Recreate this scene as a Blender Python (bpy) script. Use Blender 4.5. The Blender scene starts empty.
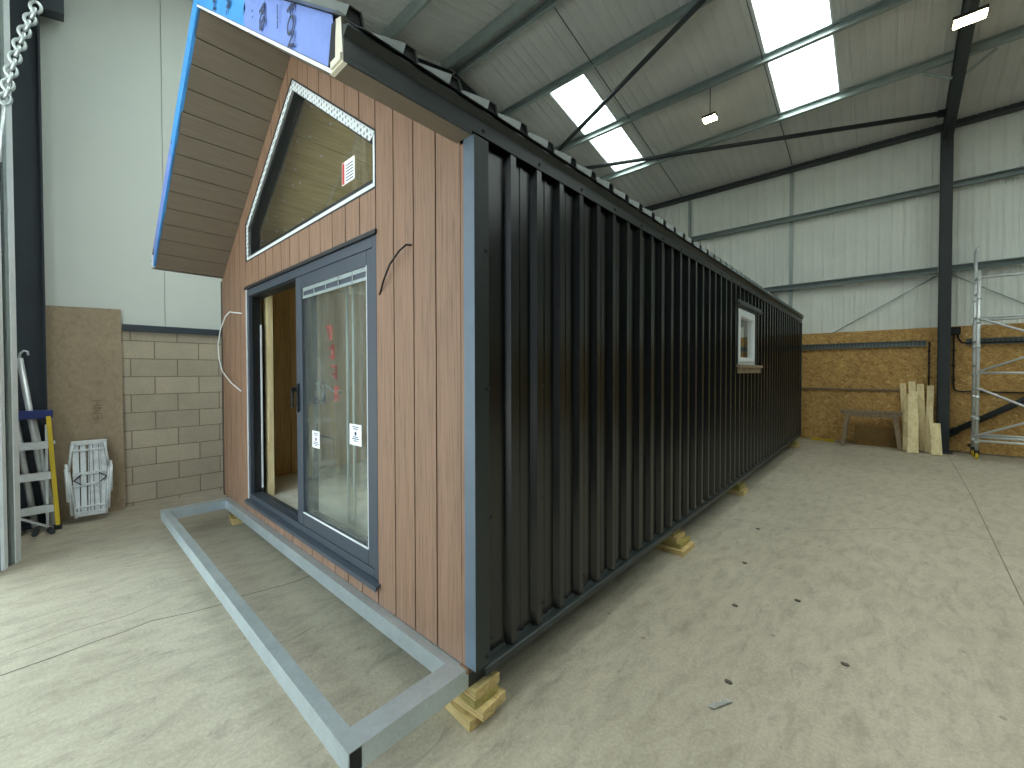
import bpy, bmesh, math, random
from mathutils import Vector, Matrix
random.seed(7)
SC = bpy.context.scene
COL = SC.collection
V = Vector
H = 1.65

# ------------------------------------------------------------------ materials
def nodes(name):
    m = bpy.data.materials.new(name); m.use_nodes = True
    nt = m.node_tree; nt.nodes.clear()
    out = nt.nodes.new('ShaderNodeOutputMaterial')
    b = nt.nodes.new('ShaderNodeBsdfPrincipled')
    nt.links.new(b.outputs[0], out.inputs[0])
    return m, nt, b, out

def lin(c):
    return tuple(((x/255/12.92) if x/255 <= .04045 else ((x/255+.055)/1.055)**2.4) for x in c) + (1,)

def coords(nt, scale=(1, 1, 1), rot=(0, 0, 0)):
    tc = nt.nodes.new('ShaderNodeTexCoord'); mp = nt.nodes.new('ShaderNodeMapping')
    mp.inputs['Scale'].default_value = scale
    src = tc.outputs['Object']
    if any(rot):
        m2 = nt.nodes.new('ShaderNodeMapping'); m2.inputs['Rotation'].default_value = rot
        nt.links.new(src, m2.inputs[0]); src = m2.outputs[0]
    nt.links.new(src, mp.inputs[0])
    return mp.outputs[0]

def noise(nt, vec, scale=5, detail=6, rough=.6, dist=0):
    n = nt.nodes.new('ShaderNodeTexNoise'); n.inputs['Scale'].default_value = scale
    n.inputs['Detail'].default_value = detail; n.inputs['Roughness'].default_value = rough
    n.inputs['Distortion'].default_value = dist
    nt.links.new(vec, n.inputs['Vector']); return n.outputs['Fac']

def ramp(nt, fac, stops):
    r = nt.nodes.new('ShaderNodeValToRGB')
    while len(r.color_ramp.elements) < len(stops): r.color_ramp.elements.new(.5)
    for e, (p, c) in zip(r.color_ramp.elements, stops):
        e.position = p; e.color = c
    nt.links.new(fac, r.inputs[0]); return r.outputs[0]

def mixc(nt, fac, a, b, mode='MIX'):
    m = nt.nodes.new('ShaderNodeMix'); m.data_type = 'RGBA'; m.blend_type = mode
    for s, v in ((0, fac), (6, a), (7, b)):
        if hasattr(v, 'is_linked') or hasattr(v, 'links'): nt.links.new(v, m.inputs[s])
        else: m.inputs[s].default_value = v
    return m.outputs[2]

def bump(nt, b, fac, strength=.3, dist=.01):
    n = nt.nodes.new('ShaderNodeBump'); n.inputs['Strength'].default_value = strength
    n.inputs['Distance'].default_value = dist
    nt.links.new(fac, n.inputs['Height']); nt.links.new(n.outputs[0], b.inputs['Normal'])

def plain(name, c, rough=.6, metal=0, var=.12, nscale=6, spec=.5, nvec=(1, 1, 1), bmp=0):
    m, nt, b, out = nodes(name)
    base = lin(c)
    dark = tuple(x*(1-var) for x in base[:3])+(1,); lite = tuple(min(1, x*(1+var)) for x in base[:3])+(1,)
    v = coords(nt, nvec); f = noise(nt, v, nscale)
    nt.links.new(ramp(nt, f, [(.3, dark), (.7, lite)]), b.inputs['Base Color'])
    b.inputs['Roughness'].default_value = rough; b.inputs['Metallic'].default_value = metal
    b.inputs['Specular IOR Level'].default_value = spec
    if bmp: bump(nt, b, f, bmp, .003)
    return m

def wood(name, c1, c2, grain=(30, 30, 1.2), rough=.6, bmp=.15, dark=.72):
    m, nt, b, out = nodes(name)
    v = coords(nt, grain)
    f = noise(nt, v, 3, 8, .65, .6)
    v2 = coords(nt, tuple(g*.12 for g in grain)); f2 = noise(nt, v2, 4, 3, .5)
    a = lin(c1); d = lin(c2)
    col = ramp(nt, f, [(.3, d), (.52, a), (.75, tuple(min(1, x*1.15) for x in a[:3])+(1,))])
    col = mixc(nt, .35, col, ramp(nt, f2, [(.3, (dark, dark, dark, 1)), (.7, (1.1, 1.1, 1.1, 1))]), 'MULTIPLY')
    nt.links.new(col, b.inputs['Base Color']); b.inputs['Roughness'].default_value = rough
    bump(nt, b, f, bmp, .002)
    return m

def mat_floor():
    m, nt, b, out = nodes('concrete_floor')
    v = coords(nt, (1, 1, 1)); big = noise(nt, v, .55, 5, .6, .3)
    v2 = coords(nt, (3.0, 1.1, 1), (0, 0, math.radians(6))); streak = noise(nt, v2, 3.4, 12, .74, .6)
    fine = noise(nt, coords(nt), 60, 9, .8)
    base = ramp(nt, big, [(.3, lin((166, 157, 139))), (.7, lin((181, 172, 155)))])
    st = ramp(nt, streak, [(.28, (.58, .58, .57, 1)), (.43, (.84, .84, .83, 1)), (.56, (1, 1, 1, 1)), (.8, (1.07, 1.07, 1.05, 1))])
    c = mixc(nt, .85, base, st, 'MULTIPLY')
    fi = ramp(nt, fine, [(.32, (.7, .7, .7, 1)), (.66, (1.16, 1.16, 1.16, 1))])
    c = mixc(nt, .85, c, fi, 'MULTIPLY')
    # scattered dark scuffs
    v3 = coords(nt, (3.6, 1.3, 1), (0, 0, math.radians(-8))); sc = noise(nt, v3, 2.3, 8, .78, .8)
    scf = ramp(nt, sc, [(.56, (0, 0, 0, 1)), (.68, (.7, .7, .7, 1))])
    c = mixc(nt, scf, c, lin((128, 122, 112)))
    # small spatter
    vo = nt.nodes.new('ShaderNodeTexVoronoi'); vo.inputs['Scale'].default_value = 3.1
    nt.links.new(coords(nt), vo.inputs['Vector'])
    sp = ramp(nt, vo.outputs['Distance'], [(.035, (1, 1, 1, 1)), (.05, (0, 0, 0, 1))])
    c = mixc(nt, mixc(nt, .55, (0, 0, 0, 1), sp), c, lin((105, 98, 88)))
    nt.links.new(c, b.inputs['Base Color']); b.inputs['Roughness'].default_value = .62
    b.inputs['Specular IOR Level'].default_value = .35
    bump(nt, b, fine, .25, .004)
    return m

def mat_block():
    m, nt, b, out = nodes('concrete_block')
    tc = nt.nodes.new('ShaderNodeTexCoord'); sx = nt.nodes.new('ShaderNodeSeparateXYZ'); cx = nt.nodes.new('ShaderNodeCombineXYZ')
    nt.links.new(tc.outputs['Object'], sx.inputs[0])
    ad = nt.nodes.new('ShaderNodeMath'); ad.operation = 'ADD'; ad.inputs[1].default_value = 4.575
    ad2 = nt.nodes.new('ShaderNodeMath'); ad2.operation = 'ADD'; ad2.inputs[1].default_value = -.043+.222
    nt.links.new(sx.outputs[1], ad.inputs[0]); nt.links.new(sx.outputs[2], ad2.inputs[0])
    nt.links.new(ad.outputs[0], cx.inputs[0]); nt.links.new(ad2.outputs[0], cx.inputs[1])
    br = nt.nodes.new('ShaderNodeTexBrick'); br.inputs['Scale'].default_value = 1
    br.inputs['Brick Width'].default_value = .452; br.inputs['Row Height'].default_value = .222
    br.inputs['Mortar Size'].default_value = .007; br.inputs['Mortar Smooth'].default_value = .3
    br.inputs['Color1'].default_value = lin((186, 173, 152)); br.inputs['Color2'].default_value = lin((172, 160, 140))
    br.inputs['Mortar'].default_value = lin((128, 118, 103)); br.offset = .5
    nt.links.new(cx.outputs[0], br.inputs['Vector'])
    f = noise(nt, coords(nt), 60, 5, .7); f2 = noise(nt, coords(nt), 3, 4)
    c = mixc(nt, .6, br.outputs['Color'], ramp(nt, f, [(.3, (.75, .75, .75, 1)), (.7, (1.15, 1.15, 1.15, 1))]), 'MULTIPLY')
    c = mixc(nt, .5, c, ramp(nt, f2, [(.3, (.8, .8, .8, 1)), (.7, (1.1, 1.1, 1.1, 1))]), 'MULTIPLY')
    nt.links.new(c, b.inputs['Base Color']); b.inputs['Roughness'].default_value = .95
    bump(nt, b, br.outputs['Fac'], -.6, .01)
    return m

def mat_osb():
    m, nt, b, out = nodes('osb_board')
    v = coords(nt, (1, 1, 1)); w = noise(nt, v, 9, 2)
    cols = None
    tc = nt.nodes.new('ShaderNodeTexCoord')
    def flakes(rz, sc):
        vv = coords(nt, (14*sc, 1, 44*sc), (0, rz, 0))
        vo = nt.nodes.new('ShaderNodeTexVoronoi'); vo.inputs['Scale'].default_value = 1; vo.inputs['Randomness'].default_value = 1
        nt.links.new(vv, vo.inputs['Vector'])
        sp = nt.nodes.new('ShaderNodeSeparateColor'); nt.links.new(vo.outputs['Color'], sp.inputs[0])
        return sp.outputs[0]
    a = flakes(.5, 1); bb = flakes(-.7, 1.15); cc = flakes(1.5, .9)
    ra = ramp(nt, a, [(0, lin((146, 108, 56))), (.25, lin((186, 142, 78))), (.7, lin((204, 163, 98))), (1, lin((236, 206, 148)))])
    rb = ramp(nt, bb, [(0, lin((136, 98, 50))), (.3, lin((182, 138, 76))), (1, lin((216, 178, 114)))])
    rc = ramp(nt, cc, [(0, lin((166, 124, 68))), (1, lin((210, 170, 104)))])
    c = mixc(nt, ramp(nt, w, [(.42, (0, 0, 0, 1)), (.5, (1, 1, 1, 1))]), ra, rb)
    c = mixc(nt, .35, c, rc)
    big = noise(nt, coords(nt), 1.2, 3)
    c = mixc(nt, .6, c, ramp(nt, big, [(.3, (.8, .78, .74, 1)), (.7, (1.05, 1.05, 1.05, 1))]), 'MULTIPLY')
    nt.links.new(c, b.inputs['Base Color']); b.inputs['Roughness'].default_value = .7
    return m

def mat_glass(name, tint=(.93, .95, .93), rough=.0, opac=0, ior=1.5):
    m, nt, b, out = nodes(name); nt.nodes.remove(b)
    t = nt.nodes.new('ShaderNodeBsdfTransparent'); t.inputs[0].default_value = tint+(1,)
    g = nt.nodes.new('ShaderNodeBsdfGlossy'); g.inputs['Roughness'].default_value = .01
    fr = nt.nodes.new('ShaderNodeFresnel'); fr.inputs[0].default_value = ior
    mx = nt.nodes.new('ShaderNodeMixShader')
    ge = nt.nodes.new('ShaderNodeNewGeometry'); sb = nt.nodes.new('ShaderNodeMath'); sb.operation = 'SUBTRACT'; sb.inputs[0].default_value = 1
    ml = nt.nodes.new('ShaderNodeMath'); ml.operation = 'MULTIPLY'     # only the outward face reflects
    nt.links.new(ge.outputs['Backfacing'], sb.inputs[1]); nt.links.new(sb.outputs[0], ml.inputs[0]); nt.links.new(fr.outputs[0], ml.inputs[1])
    nt.links.new(ml.outputs[0], mx.inputs[0]); nt.links.new(t.outputs[0], mx.inputs[1]); nt.links.new(g.outputs[0], mx.inputs[2])
    last = mx
    if opac:   # dust film
        d = nt.nodes.new('ShaderNodeBsdfDiffuse'); d.inputs[0].default_value = (.75, .78, .72, 1)
        mx2 = nt.nodes.new('ShaderNodeMixShader')
        f = noise(nt, coords(nt, (3, 3, .6)), 2.5, 5, .6)
        r = ramp(nt, f, [(.35, (opac*.4,)*3+(1,)), (.75, (opac*1.6,)*3+(1,))])
        nt.links.new(r, mx2.inputs[0]); nt.links.new(mx.outputs[0], mx2.inputs[1]); nt.links.new(d.outputs[0], mx2.inputs[2]); last = mx2
    nt.links.new(last.outputs[0], out.inputs[0])
    return m

def mat_rooflight():
    m, nt, b, out = nodes('rooflight_sheet'); nt.nodes.remove(b)
    t = nt.nodes.new('ShaderNodeBsdfTransparent'); t.inputs[0].default_value = (.93, .92, .86, 1)
    d = nt.nodes.new('ShaderNodeBsdfTranslucent'); d.inputs[0].default_value = (.93, .92, .86, 1)
    mx = nt.nodes.new('ShaderNodeMixShader')
    f = noise(nt, coords(nt, (6, .4, .4)), 3, 3)
    nt.links.new(ramp(nt, f, [(.3, (.3,)*3+(1,)), (.7, (.5,)*3+(1,))]), mx.inputs[0])
    nt.links.new(t.outputs[0], mx.inputs[1]); nt.links.new(d.outputs[0], mx.inputs[2])
    nt.links.new(mx.outputs[0], out.inputs[0])
    return m

def emit(name, c, s):
    m, nt, b, out = nodes(name); nt.nodes.remove(b)
    e = nt.nodes.new('ShaderNodeEmission'); e.inputs[0].default_value = c+(1,); e.inputs[1].default_value = s
    nt.links.new(e.outputs[0], out.inputs[0]); return m

def mat_galv(name, c=(176, 186, 192), metal=.55, rough=.45, var=.16, vs=34):
    m, nt, b, out = nodes(name)
    vo = nt.nodes.new('ShaderNodeTexVoronoi'); vo.inputs['Scale'].default_value = vs
    nt.links.new(coords(nt), vo.inputs['Vector'])
    sp = nt.nodes.new('ShaderNodeSeparateColor'); nt.links.new(vo.outputs['Color'], sp.inputs[0])
    f = noise(nt, coords(nt, (1, 1, 1)), 4, 6, .7)
    base = lin(c)
    c1 = ramp(nt, sp.outputs[0], [(0, tuple(x*(1-var) for x in base[:3])+(1,)), (1, tuple(min(1, x*(1+var)) for x in base[:3])+(1,))])
    c1 = mixc(nt, .6, c1, ramp(nt, f, [(.25, (.72, .74, .76, 1)), (.6, (1.05, 1.05, 1.05, 1))]), 'MULTIPLY')
    nt.links.new(c1, b.inputs['Base Color']); b.inputs['Metallic'].default_value = metal; b.inputs['Roughness'].default_value = rough
    return m

def mat_perf():
    m, nt, b, out = nodes('perforated_strip')
    vo = nt.nodes.new('ShaderNodeTexVoronoi'); vo.inputs['Scale'].default_value = 26; vo.inputs['Randomness'].default_value = .15
    nt.links.new(coords(nt), vo.inputs['Vector'])
    c = ramp(nt, vo.outputs['Distance'], [(.33, lin((120, 130, 134))), (.45, lin((226, 230, 232)))])
    nt.links.new(c, b.inputs['Base Color']); b.inputs['Roughness'].default_value = .5
    return m

M = {}
M['floor'] = mat_floor(); M['block'] = mat_block(); M['osb'] = mat_osb()
M['liner'] = plain('white_liner_sheet', (228, 231, 224), .55, 0, .05, 1.5)
M['liner_roof'] = plain('white_roof_liner', (204, 204, 201), .6, 0, .06, 1.2)
M['dark_liner'] = plain('dark_door_wall', (58, 62, 64), .7, 0, .06, 1.5)  # dark tone chosen so unseen walls bounce and reflect less light
M['panel'] = plain('white_smooth_panel', (206, 210, 203), .6, 0, .03, .8)
M['galv'] = mat_galv('galvanised_section', (160, 170, 168), .5, .45, .05, 60)
M['galv_dark'] = mat_galv('dull_galvanised_section', (120, 130, 128), .4, .5, .05, 60)
M['deck'] = mat_galv('galvanised_box_section', (200, 211, 218), .85, .48, .04, 90)
M['darksteel'] = plain('dark_painted_steel', (44, 50, 53), .55, 0, .12, 3)
M['bluesteel'] = plain('blue_grey_steel', (50, 58, 66), .55, 0, .12, 3)
M['black_sheet'] = plain('black_coated_sheet', (13, 15, 15), .25, 0, .1, 4, .65)
M['black_trim'] = plain('black_flashing', (38, 45, 45), .42, 0, .1, 4, .5)
M['roof_grey'] = plain('grey_roof_sheet', (88, 94, 91), .42, .15, .1, 6)
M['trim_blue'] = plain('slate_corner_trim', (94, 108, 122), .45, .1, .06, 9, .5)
M['clad'] = wood('composite_cladding', (142, 110, 88), (106, 79, 60), (44, 44, 1.1), .6, .35, .86)
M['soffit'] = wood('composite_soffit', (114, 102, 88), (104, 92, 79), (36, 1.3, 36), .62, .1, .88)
M['groove'] = plain('shadow_groove_backing', (30, 22, 19), .8)
M['oldosb'] = wood('dull_board_offcut', (138, 106, 58), (112, 84, 44), (9, 4, 9), .85, .1)
M['pine'] = wood('sawn_pine', (232, 214, 168), (206, 178, 122), (9, 9, 1.2), .75, .2)
M['pine_x'] = wood('sawn_pine_blocks', (206, 182, 126), (164, 128, 72), (3, 14, 40), .8, .2)
M['greenpine'] = wood('treated_pine_block', (172, 156, 92), (128, 112, 58), (3, 14, 40), .8, .2)
M['oldwood'] = wood('weathered_timber', (146, 126, 102), (98, 82, 64), (14, 4, 4), .85, .3)
M['frame'] = plain('anthracite_window_frame', (60, 67, 77), .42, 0, .05, 8)
M['frame_dark'] = plain('black_window_gasket', (18, 20, 22), .5)
M['glass'] = mat_glass('clear_glazing', (.98, .99, .98), 0, .03)
M['glass_plain'] = mat_glass('clear_gable_glazing', (.98, .99, .97), 0, .008, 1.8)
M['white'] = plain('white_upvc', (226, 230, 232), .5, 0, .06, 8)
M['perf'] = mat_perf()
M['lining'] = wood('interior_board_lining', (202, 168, 118), (166, 132, 86), (26, 26, 1.0), .65, .15)
M['ceil_in'] = wood('interior_ceiling_board', (226, 206, 164), (204, 180, 138), (20, 1.4, 20), .65, .1)
M['cabfloor'] = plain('dusty_cabin_floor', (214, 209, 196), .7, 0, .2, 5)
M['membrane'] = plain('lilac_blue_membrane', (118, 142, 214), .45, 0, .08, 14, .5, (1, 1, 1), .5)
M['membrane2'] = plain('bright_blue_membrane', (66, 150, 224), .45, 0, .08, 14, .5, (1, 1, 1), .5)
M['ink'] = plain('dark_ink', (44, 54, 84), .6)
M['red'] = plain('red_print', (190, 52, 46), .6)
M['black'] = plain('matt_black', (16, 17, 18), .7)
M['rooflight'] = mat_rooflight()
M['lamp'] = emit('led_lens', (1.0, .84, .46), 40.0)
M['alu'] = plain('aluminium_tube', (220, 223, 224), .38, .45, .08, 10)
M['alu_white'] = plain('white_aluminium', (212, 216, 216), .45, .3, .16, 12)
M['yellow'] = plain('yellow_fibreglass', (216, 186, 40), .5)
M['bluecap'] = plain('blue_plastic', (36, 52, 118), .5)
M['fibre'] = wood('brown_fibreboard', (160, 142, 118), (144, 126, 102), (8, 8, 6), .85, .1)
M['chain'] = plain('zinc_chain', (196, 202, 202), .35, .7, .1, 20)
M['foil'] = plain('foil_scrap', (210, 210, 205), .3, .5)
M['cream'] = plain('cream_board', (222, 214, 196), .7, 0, .06, 8)
M['traydark'] = plain('tray_slot', (92, 98, 98), .6)
M['paper'] = plain('white_label_paper', (240, 242, 244), .7, 0, .03)
M['concrete_out'] = plain('yard_concrete', (176, 174, 166), .9, 0, .1, 2)
M['crack'] = plain('floor_crack', (84, 80, 72), .95)
M['cut'] = plain('saw_cut_line', (122, 115, 100), .95)
M['conduit'] = plain('black_conduit', (26, 26, 26), .5)

# ------------------------------------------------------------------ mesh builder
class MB:
    def __init__(s): s.bm = bmesh.new()
    def poly(s, pts):
        try: return s.bm.faces.new([s.bm.verts.new(p) for p in pts])
        except Exception: return None
    def prism(s, pts, vec):
        a = [V(p) for p in pts]; b = [p+V(vec) for p in a]; n = len(a)
        va = [s.bm.verts.new(p) for p in a]; vb = [s.bm.verts.new(p) for p in b]
        s.bm.faces.new(va[::-1]); s.bm.faces.new(vb)
        for i in range(n):
            j = (i+1) % n; s.bm.faces.new((va[i], va[j], vb[j], vb[i]))
        return s
    def box(s, x0, x1, y0, y1, z0, z1):
        return s.prism([(x0, y0, z0), (x1, y0, z0), (x1, y1, z0), (x0, y1, z0)], (0, 0, z1-z0))
    def bar(s, p0, p1, w, h, upv=(0, 0, 1)):
        p0, p1 = V(p0), V(p1); d = (p1-p0); dn = d.normalized(); u = V(upv)
        if abs(dn.dot(u)) > .98: u = V((1, 0, 0))
        r = dn.cross(u).normalized(); u = r.cross(dn).normalized()
        c = [p0+r*(a*w/2)+u*(b*h/2) for a, b in ((-1, -1), (1, -1), (1, 1), (-1, 1))]
        return s.prism(c, d)
    def section(s, p0, p1, prof, upv=(0, 0, 1)):
        """closed profile of (right, up) pairs swept p0 -> p1"""
        p0, p1 = V(p0), V(p1); d = p1-p0; dn = d.normalized(); u = V(upv)
        r = dn.cross(u).normalized(); u = r.cross(dn).normalized()
        return s.prism([p0+r*a+u*b for a, b in prof], d)
    def tube(s, pts, r, n=10, cap=True):
        pts = [V(p) for p in pts]; rings = []
        ref = None
        for i, p in enumerate(pts):
            if i == 0: t = pts[1]-pts[0]
            elif i == len(pts)-1: t = pts[-1]-pts[-2]
            else: t = (pts[i+1]-pts[i]).normalized()+(pts[i]-pts[i-1]).normalized()
            t.normalize()
            if ref is None: ref = V((0, 0, 1)) if abs(t.z) < .9 else V((1, 0, 0))
            a = (ref-t*ref.dot(t)).normalized(); ref = a; b = t.cross(a)
            rings.append([s.bm.verts.new(p+(a*math.cos(k*2*math.pi/n)+b*math.sin(k*2*math.pi/n))*r) for k in range(n)])
        for A, B in zip(rings, rings[1:]):
            for k in range(n):
                f = s.bm.faces.new((A[k], A[(k+1) % n], B[(k+1) % n], B[k])); f.smooth = True
        if cap: s.bm.faces.new(rings[0][::-1]); s.bm.faces.new(rings[-1])
        return s
    def torus(s, c, ax1, ax2, R1, R2, r, n=16, m=8):
        """oval ring (chain link) in the plane of ax1, ax2"""
        c, ax1, ax2 = V(c), V(ax1).normalized(), V(ax2).normalized(); nn = ax1.cross(ax2)
        rings = []
        for i in range(n):
            t = 2*math.pi*i/n; p = c+ax1*(R1*math.cos(t))+ax2*(R2*math.sin(t))
            o = (ax1*math.cos(t)/R1+ax2*math.sin(t)/R2).normalized()
            rings.append([s.bm.verts.new(p+(o*math.cos(2*math.pi*k/m)+nn*math.sin(2*math.pi*k/m))*r) for k in range(m)])
        for i in range(n):
            A, B = rings[i], rings[(i+1) % n]
            for k in range(m):
                f = s.bm.faces.new((A[k], A[(k+1) % m], B[(k+1) % m], B[k])); f.smooth = True
        return s
    def sheet(s, prof, vec):
        """open profile (3-D points) swept along vec: a folded sheet"""
        a = [s.bm.verts.new(V(p)) for p in prof]; b = [s.bm.verts.new(V(p)+V(vec)) for p in prof]
        for i in range(len(a)-1): s.bm.faces.new((a[i], a[i+1], b[i+1], b[i]))
        return s
    def disc(s, c, nrm, r, h, n=10):
        nrm = V(nrm).normalized(); return s.tube([V(c), V(c)+nrm*h], r, n)
    def build(s, name, mat, parent=None, bevel=0, loc=None):
        bmesh.ops.recalc_face_normals(s.bm, faces=s.bm.faces)
        me = bpy.data.meshes.new(name)
        if loc is not None:
            for v in s.bm.verts: v.co -= V(loc)
        o = bpy.data.objects.new(name, me); COL.objects.link(o)
        if parent is not None:
            w = wloc(parent)
            for v in s.bm.verts: v.co -= w
            o.parent = parent
        elif loc is not None: o.location = loc
        s.bm.to_mesh(me); s.bm.free()
        for m in (mat if isinstance(mat, (list, tuple)) else [mat]): me.materials.append(m)
        if bevel:
            md = o.modifiers.new('bevel', 'BEVEL'); md.width = bevel; md.segments = 2; md.limit_method = 'ANGLE'
        return o

def wloc(o):
    w = V((0, 0, 0))
    while o: w += o.location; o = o.parent
    return w
def tag(o, label, cat, group=None):
    o['label'] = label; o['category'] = cat
    if group: o['group'] = group
    return o
def thing(name, label, cat, loc=(0, 0, 0), group=None):
    o = bpy.data.objects.new(name, None); COL.objects.link(o); o.location = loc; o.empty_display_size = .2
    return tag(o, label, cat, group)
def struct(o, label=None):
    o['kind'] = 'structure'
    if label: o['label'] = label
    return o
def lab(o, t): o['label'] = t; return o
def text_mesh(name, body, size, mat, parent, mtx, bold=0):
    cu = bpy.data.curves.new(name, 'FONT'); cu.body = body; cu.size = size; cu.align_x = 'CENTER'; cu.align_y = 'CENTER'
    cu.offset = bold; cu.extrude = .0006
    t = bpy.data.objects.new('tmp', cu); COL.objects.link(t)
    dg = bpy.context.evaluated_depsgraph_get(); me = bpy.data.meshes.new_from_object(t.evaluated_get(dg))
    bpy.data.objects.remove(t); me.name = name
    me.transform(mtx); w = wloc(parent)
    me.transform(Matrix.Translation(-w))
    me.materials.clear(); me.materials.append(mat)
    o = bpy.data.objects.new(name, me); COL.objects.link(o); o.parent = parent
    return o

# ------------------------------------------------------------------ hall shell
XL, XR, YN, YE = -6.9, 15.0, -.5, 12.3         # inside faces
YR, MR = 5.68, .225                            # ridge and roof slope
ZR = 6.65+.225*12.2-MR*YR
def zr(y): return ZR-MR*abs(y-YR)
XS = [(-5.5, -4.62), (-1.68, -.7), (2.4, 3.35), (4.3, 5.25), (6.2, 7.15)]     # rooflight strips, with unseen extras right of view for more daylight
YS = (7.28, 10.27)
XN = [(-5.5+1.9*k, -4.5+1.9*k) for k in range(8)]        # unseen strips added on the near slope for more daylight
YS2 = (.2, 3.6)

MB().box(XL-.2, XR+.2, YN-.0, YE+.2, -.2, 0).build('floor', M['floor'])
floor = struct(bpy.data.objects['floor'], 'bare worn concrete floor slab')
g = MB(); g.box(-45, 45, -60, YN, -.22, -.02)
struct(g.build('ground', M['concrete_out']))

# cracks and saw cut lines in the slab
def ribbon(pts, w, name, mat='crack'):
    m = MB(); pts = [V((p[0], p[1], .0015)) for p in pts]
    for a, b in zip(pts, pts[1:]):
        d = (b-a).normalized(); n = V((-d.y, d.x, 0))*w/2
        m.poly([a-n, b-n, b+n, a+n])
    o = m.build(name, M[mat], floor); return o
crk = [(-3.17, -.33), (-3.45, -.2), (-3.5, .2), (-3.52, .42), (-3.5, .7), (-3.52, .92), (-3.47, 1.05), (-3.5, 1.2)]
c2 = [(-3.557, -.223), (-3.562, -.03), (-3.578, .164), (-3.575, .28), (-3.6, .4), (-3.53, .58), (-3.483, .762), (-3.5, .9), (-3.47, 1.03), (-3.44, 1.15), (-3.43, 1.281), (-3.46, 1.5)]
ribbon(c2, .008, 'crack')
ribbon([(-3.78, -.2), (-3.82, .05), (-3.8, .3), (-3.86, .5)], .005, 'crack')
ribbon([(-2.75, .78), (-2.7, .95), (-2.73, 1.1)], .004, 'crack')
ribbon([(.72, 1.0), (.745, 4.65), (.86, 8.0), (.9, 10.0), (.93, 12.0)], .009, 'saw_cut', 'cut')
ribbon([(-1.25, 5.05), (-.6, 5.15), (0.1, 5.9), (.8, 6.1)], .007, 'crack', 'cut')

# left wall: blockwork below, smooth white panels above (gable)
wl = struct(MB().box(XL-.2, XL+.03, YN-.2, YE+.2, 0, 2.155).build('wall_left', M['block']), 'sand coloured concrete block wall with white panels above')
w = MB()
ys = [YN-.2, .96, 2.16, 3.36, 4.56, YR, 6.96, 8.16, 9.36, 10.56, YE+.2]
for a, b in zip(ys, ys[1:]):
    w.prism([(XL, a+.004, 2.15), (XL, b-.004, 2.15), (XL, b-.004, zr(b)+.1), (XL, a+.004, zr(a)+.1)], (-.1, 0, 0))
w.prism([(XL-.02, YN-.2, 2.15), (XL-.02, YE+.2, 2.15), (XL-.02, YE+.2, zr(YE)+.1), (XL-.02, YR, ZR+.1), (XL-.02, YN-.2, zr(YN)+.1)], (-.15, 0, 0))
lab(w.build('wall_panel', M['panel'], wl), 'smooth white wall panels above the blocks')
w = MB(); w.box(XL-.02, XL+.075, .555, YE, 2.155, 2.235)
struct(w.build('trim_1', M['bluesteel']), 'dark steel angle along the top of the block wall')

# end wall of ribbed liner sheet with OSB below
def liner_profile(x0, x1, pitch=.2, d=.011):
    pts = []; x = x0
    while x < x1-1e-6:
        pts += [(x, 0), (x+pitch*.36, 0), (x+pitch*.42, d*.45), (x+pitch*.58, d*.45), (x+pitch*.64, 0), (x+pitch*.8, 0), (x+pitch*.86, d), (x+pitch*.96, d)]
        x += pitch
    return [(min(a, x1), b) for a, b in pts]+[(x1, 0)]
wb = MB(); wb.sheet([(x, YE-d, 2.4) for x, d in liner_profile(XL, XR)], (0, 0, 4.6))
wb.box(XL-.2, XR+.2, YE+.03, YE+.2, 0, 7.2)
wb = struct(wb.build('wall_back', M['liner']), 'white ribbed sheet wall with brown board along its foot')
w = MB(); x = XL+.02
k = 0
while x < XR:
    x2 = min(x+2.43, XR)
    w.box(x+.0005, x2-.0005, YE-.05, YE-.02, .02, 1.209); w.box(x+.0005, x2-.0005, YE-.05, YE-.02, 1.215, 2.55)
    x = x2
lab(w.build('osb_panel', M['osb'], wb), 'brown strand board lining the foot of the wall')

# right wall and near wall with a big door opening, both behind the camera's view
w = MB(); w.prism([(XR, YN-.2, 0), (XR, YE+.2, 0), (XR, YE+.2, zr(YE)+.2), (XR, YR, ZR+.2), (XR, YN-.2, zr(YN)+.2)], (.2, 0, 0))
struct(w.build('wall_right', M['dark_liner']))
DX0, DX1, DZ = -5.62, -.75, 5.2
w = MB(); ze = zr(YN)+.1
w.box(XL-.2, DX0, YN-.2, YN, 0, ze); w.box(DX1, XR+.2, YN-.2, YN, 0, ze); w.box(DX0, DX1, YN-.2, YN, DZ, ze)
struct(w.build('wall_front', M['dark_liner']))

m = MB(); m.box(DX0-1.5, DX1+1.5, YN-4.2, YN-.36, 5.35, 5.5)  # added out of view to keep bright overhead sky off the floor
struct(m.build('sky_blocker', M['liner']), 'unseen slab added over the door to block high sky light')

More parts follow.
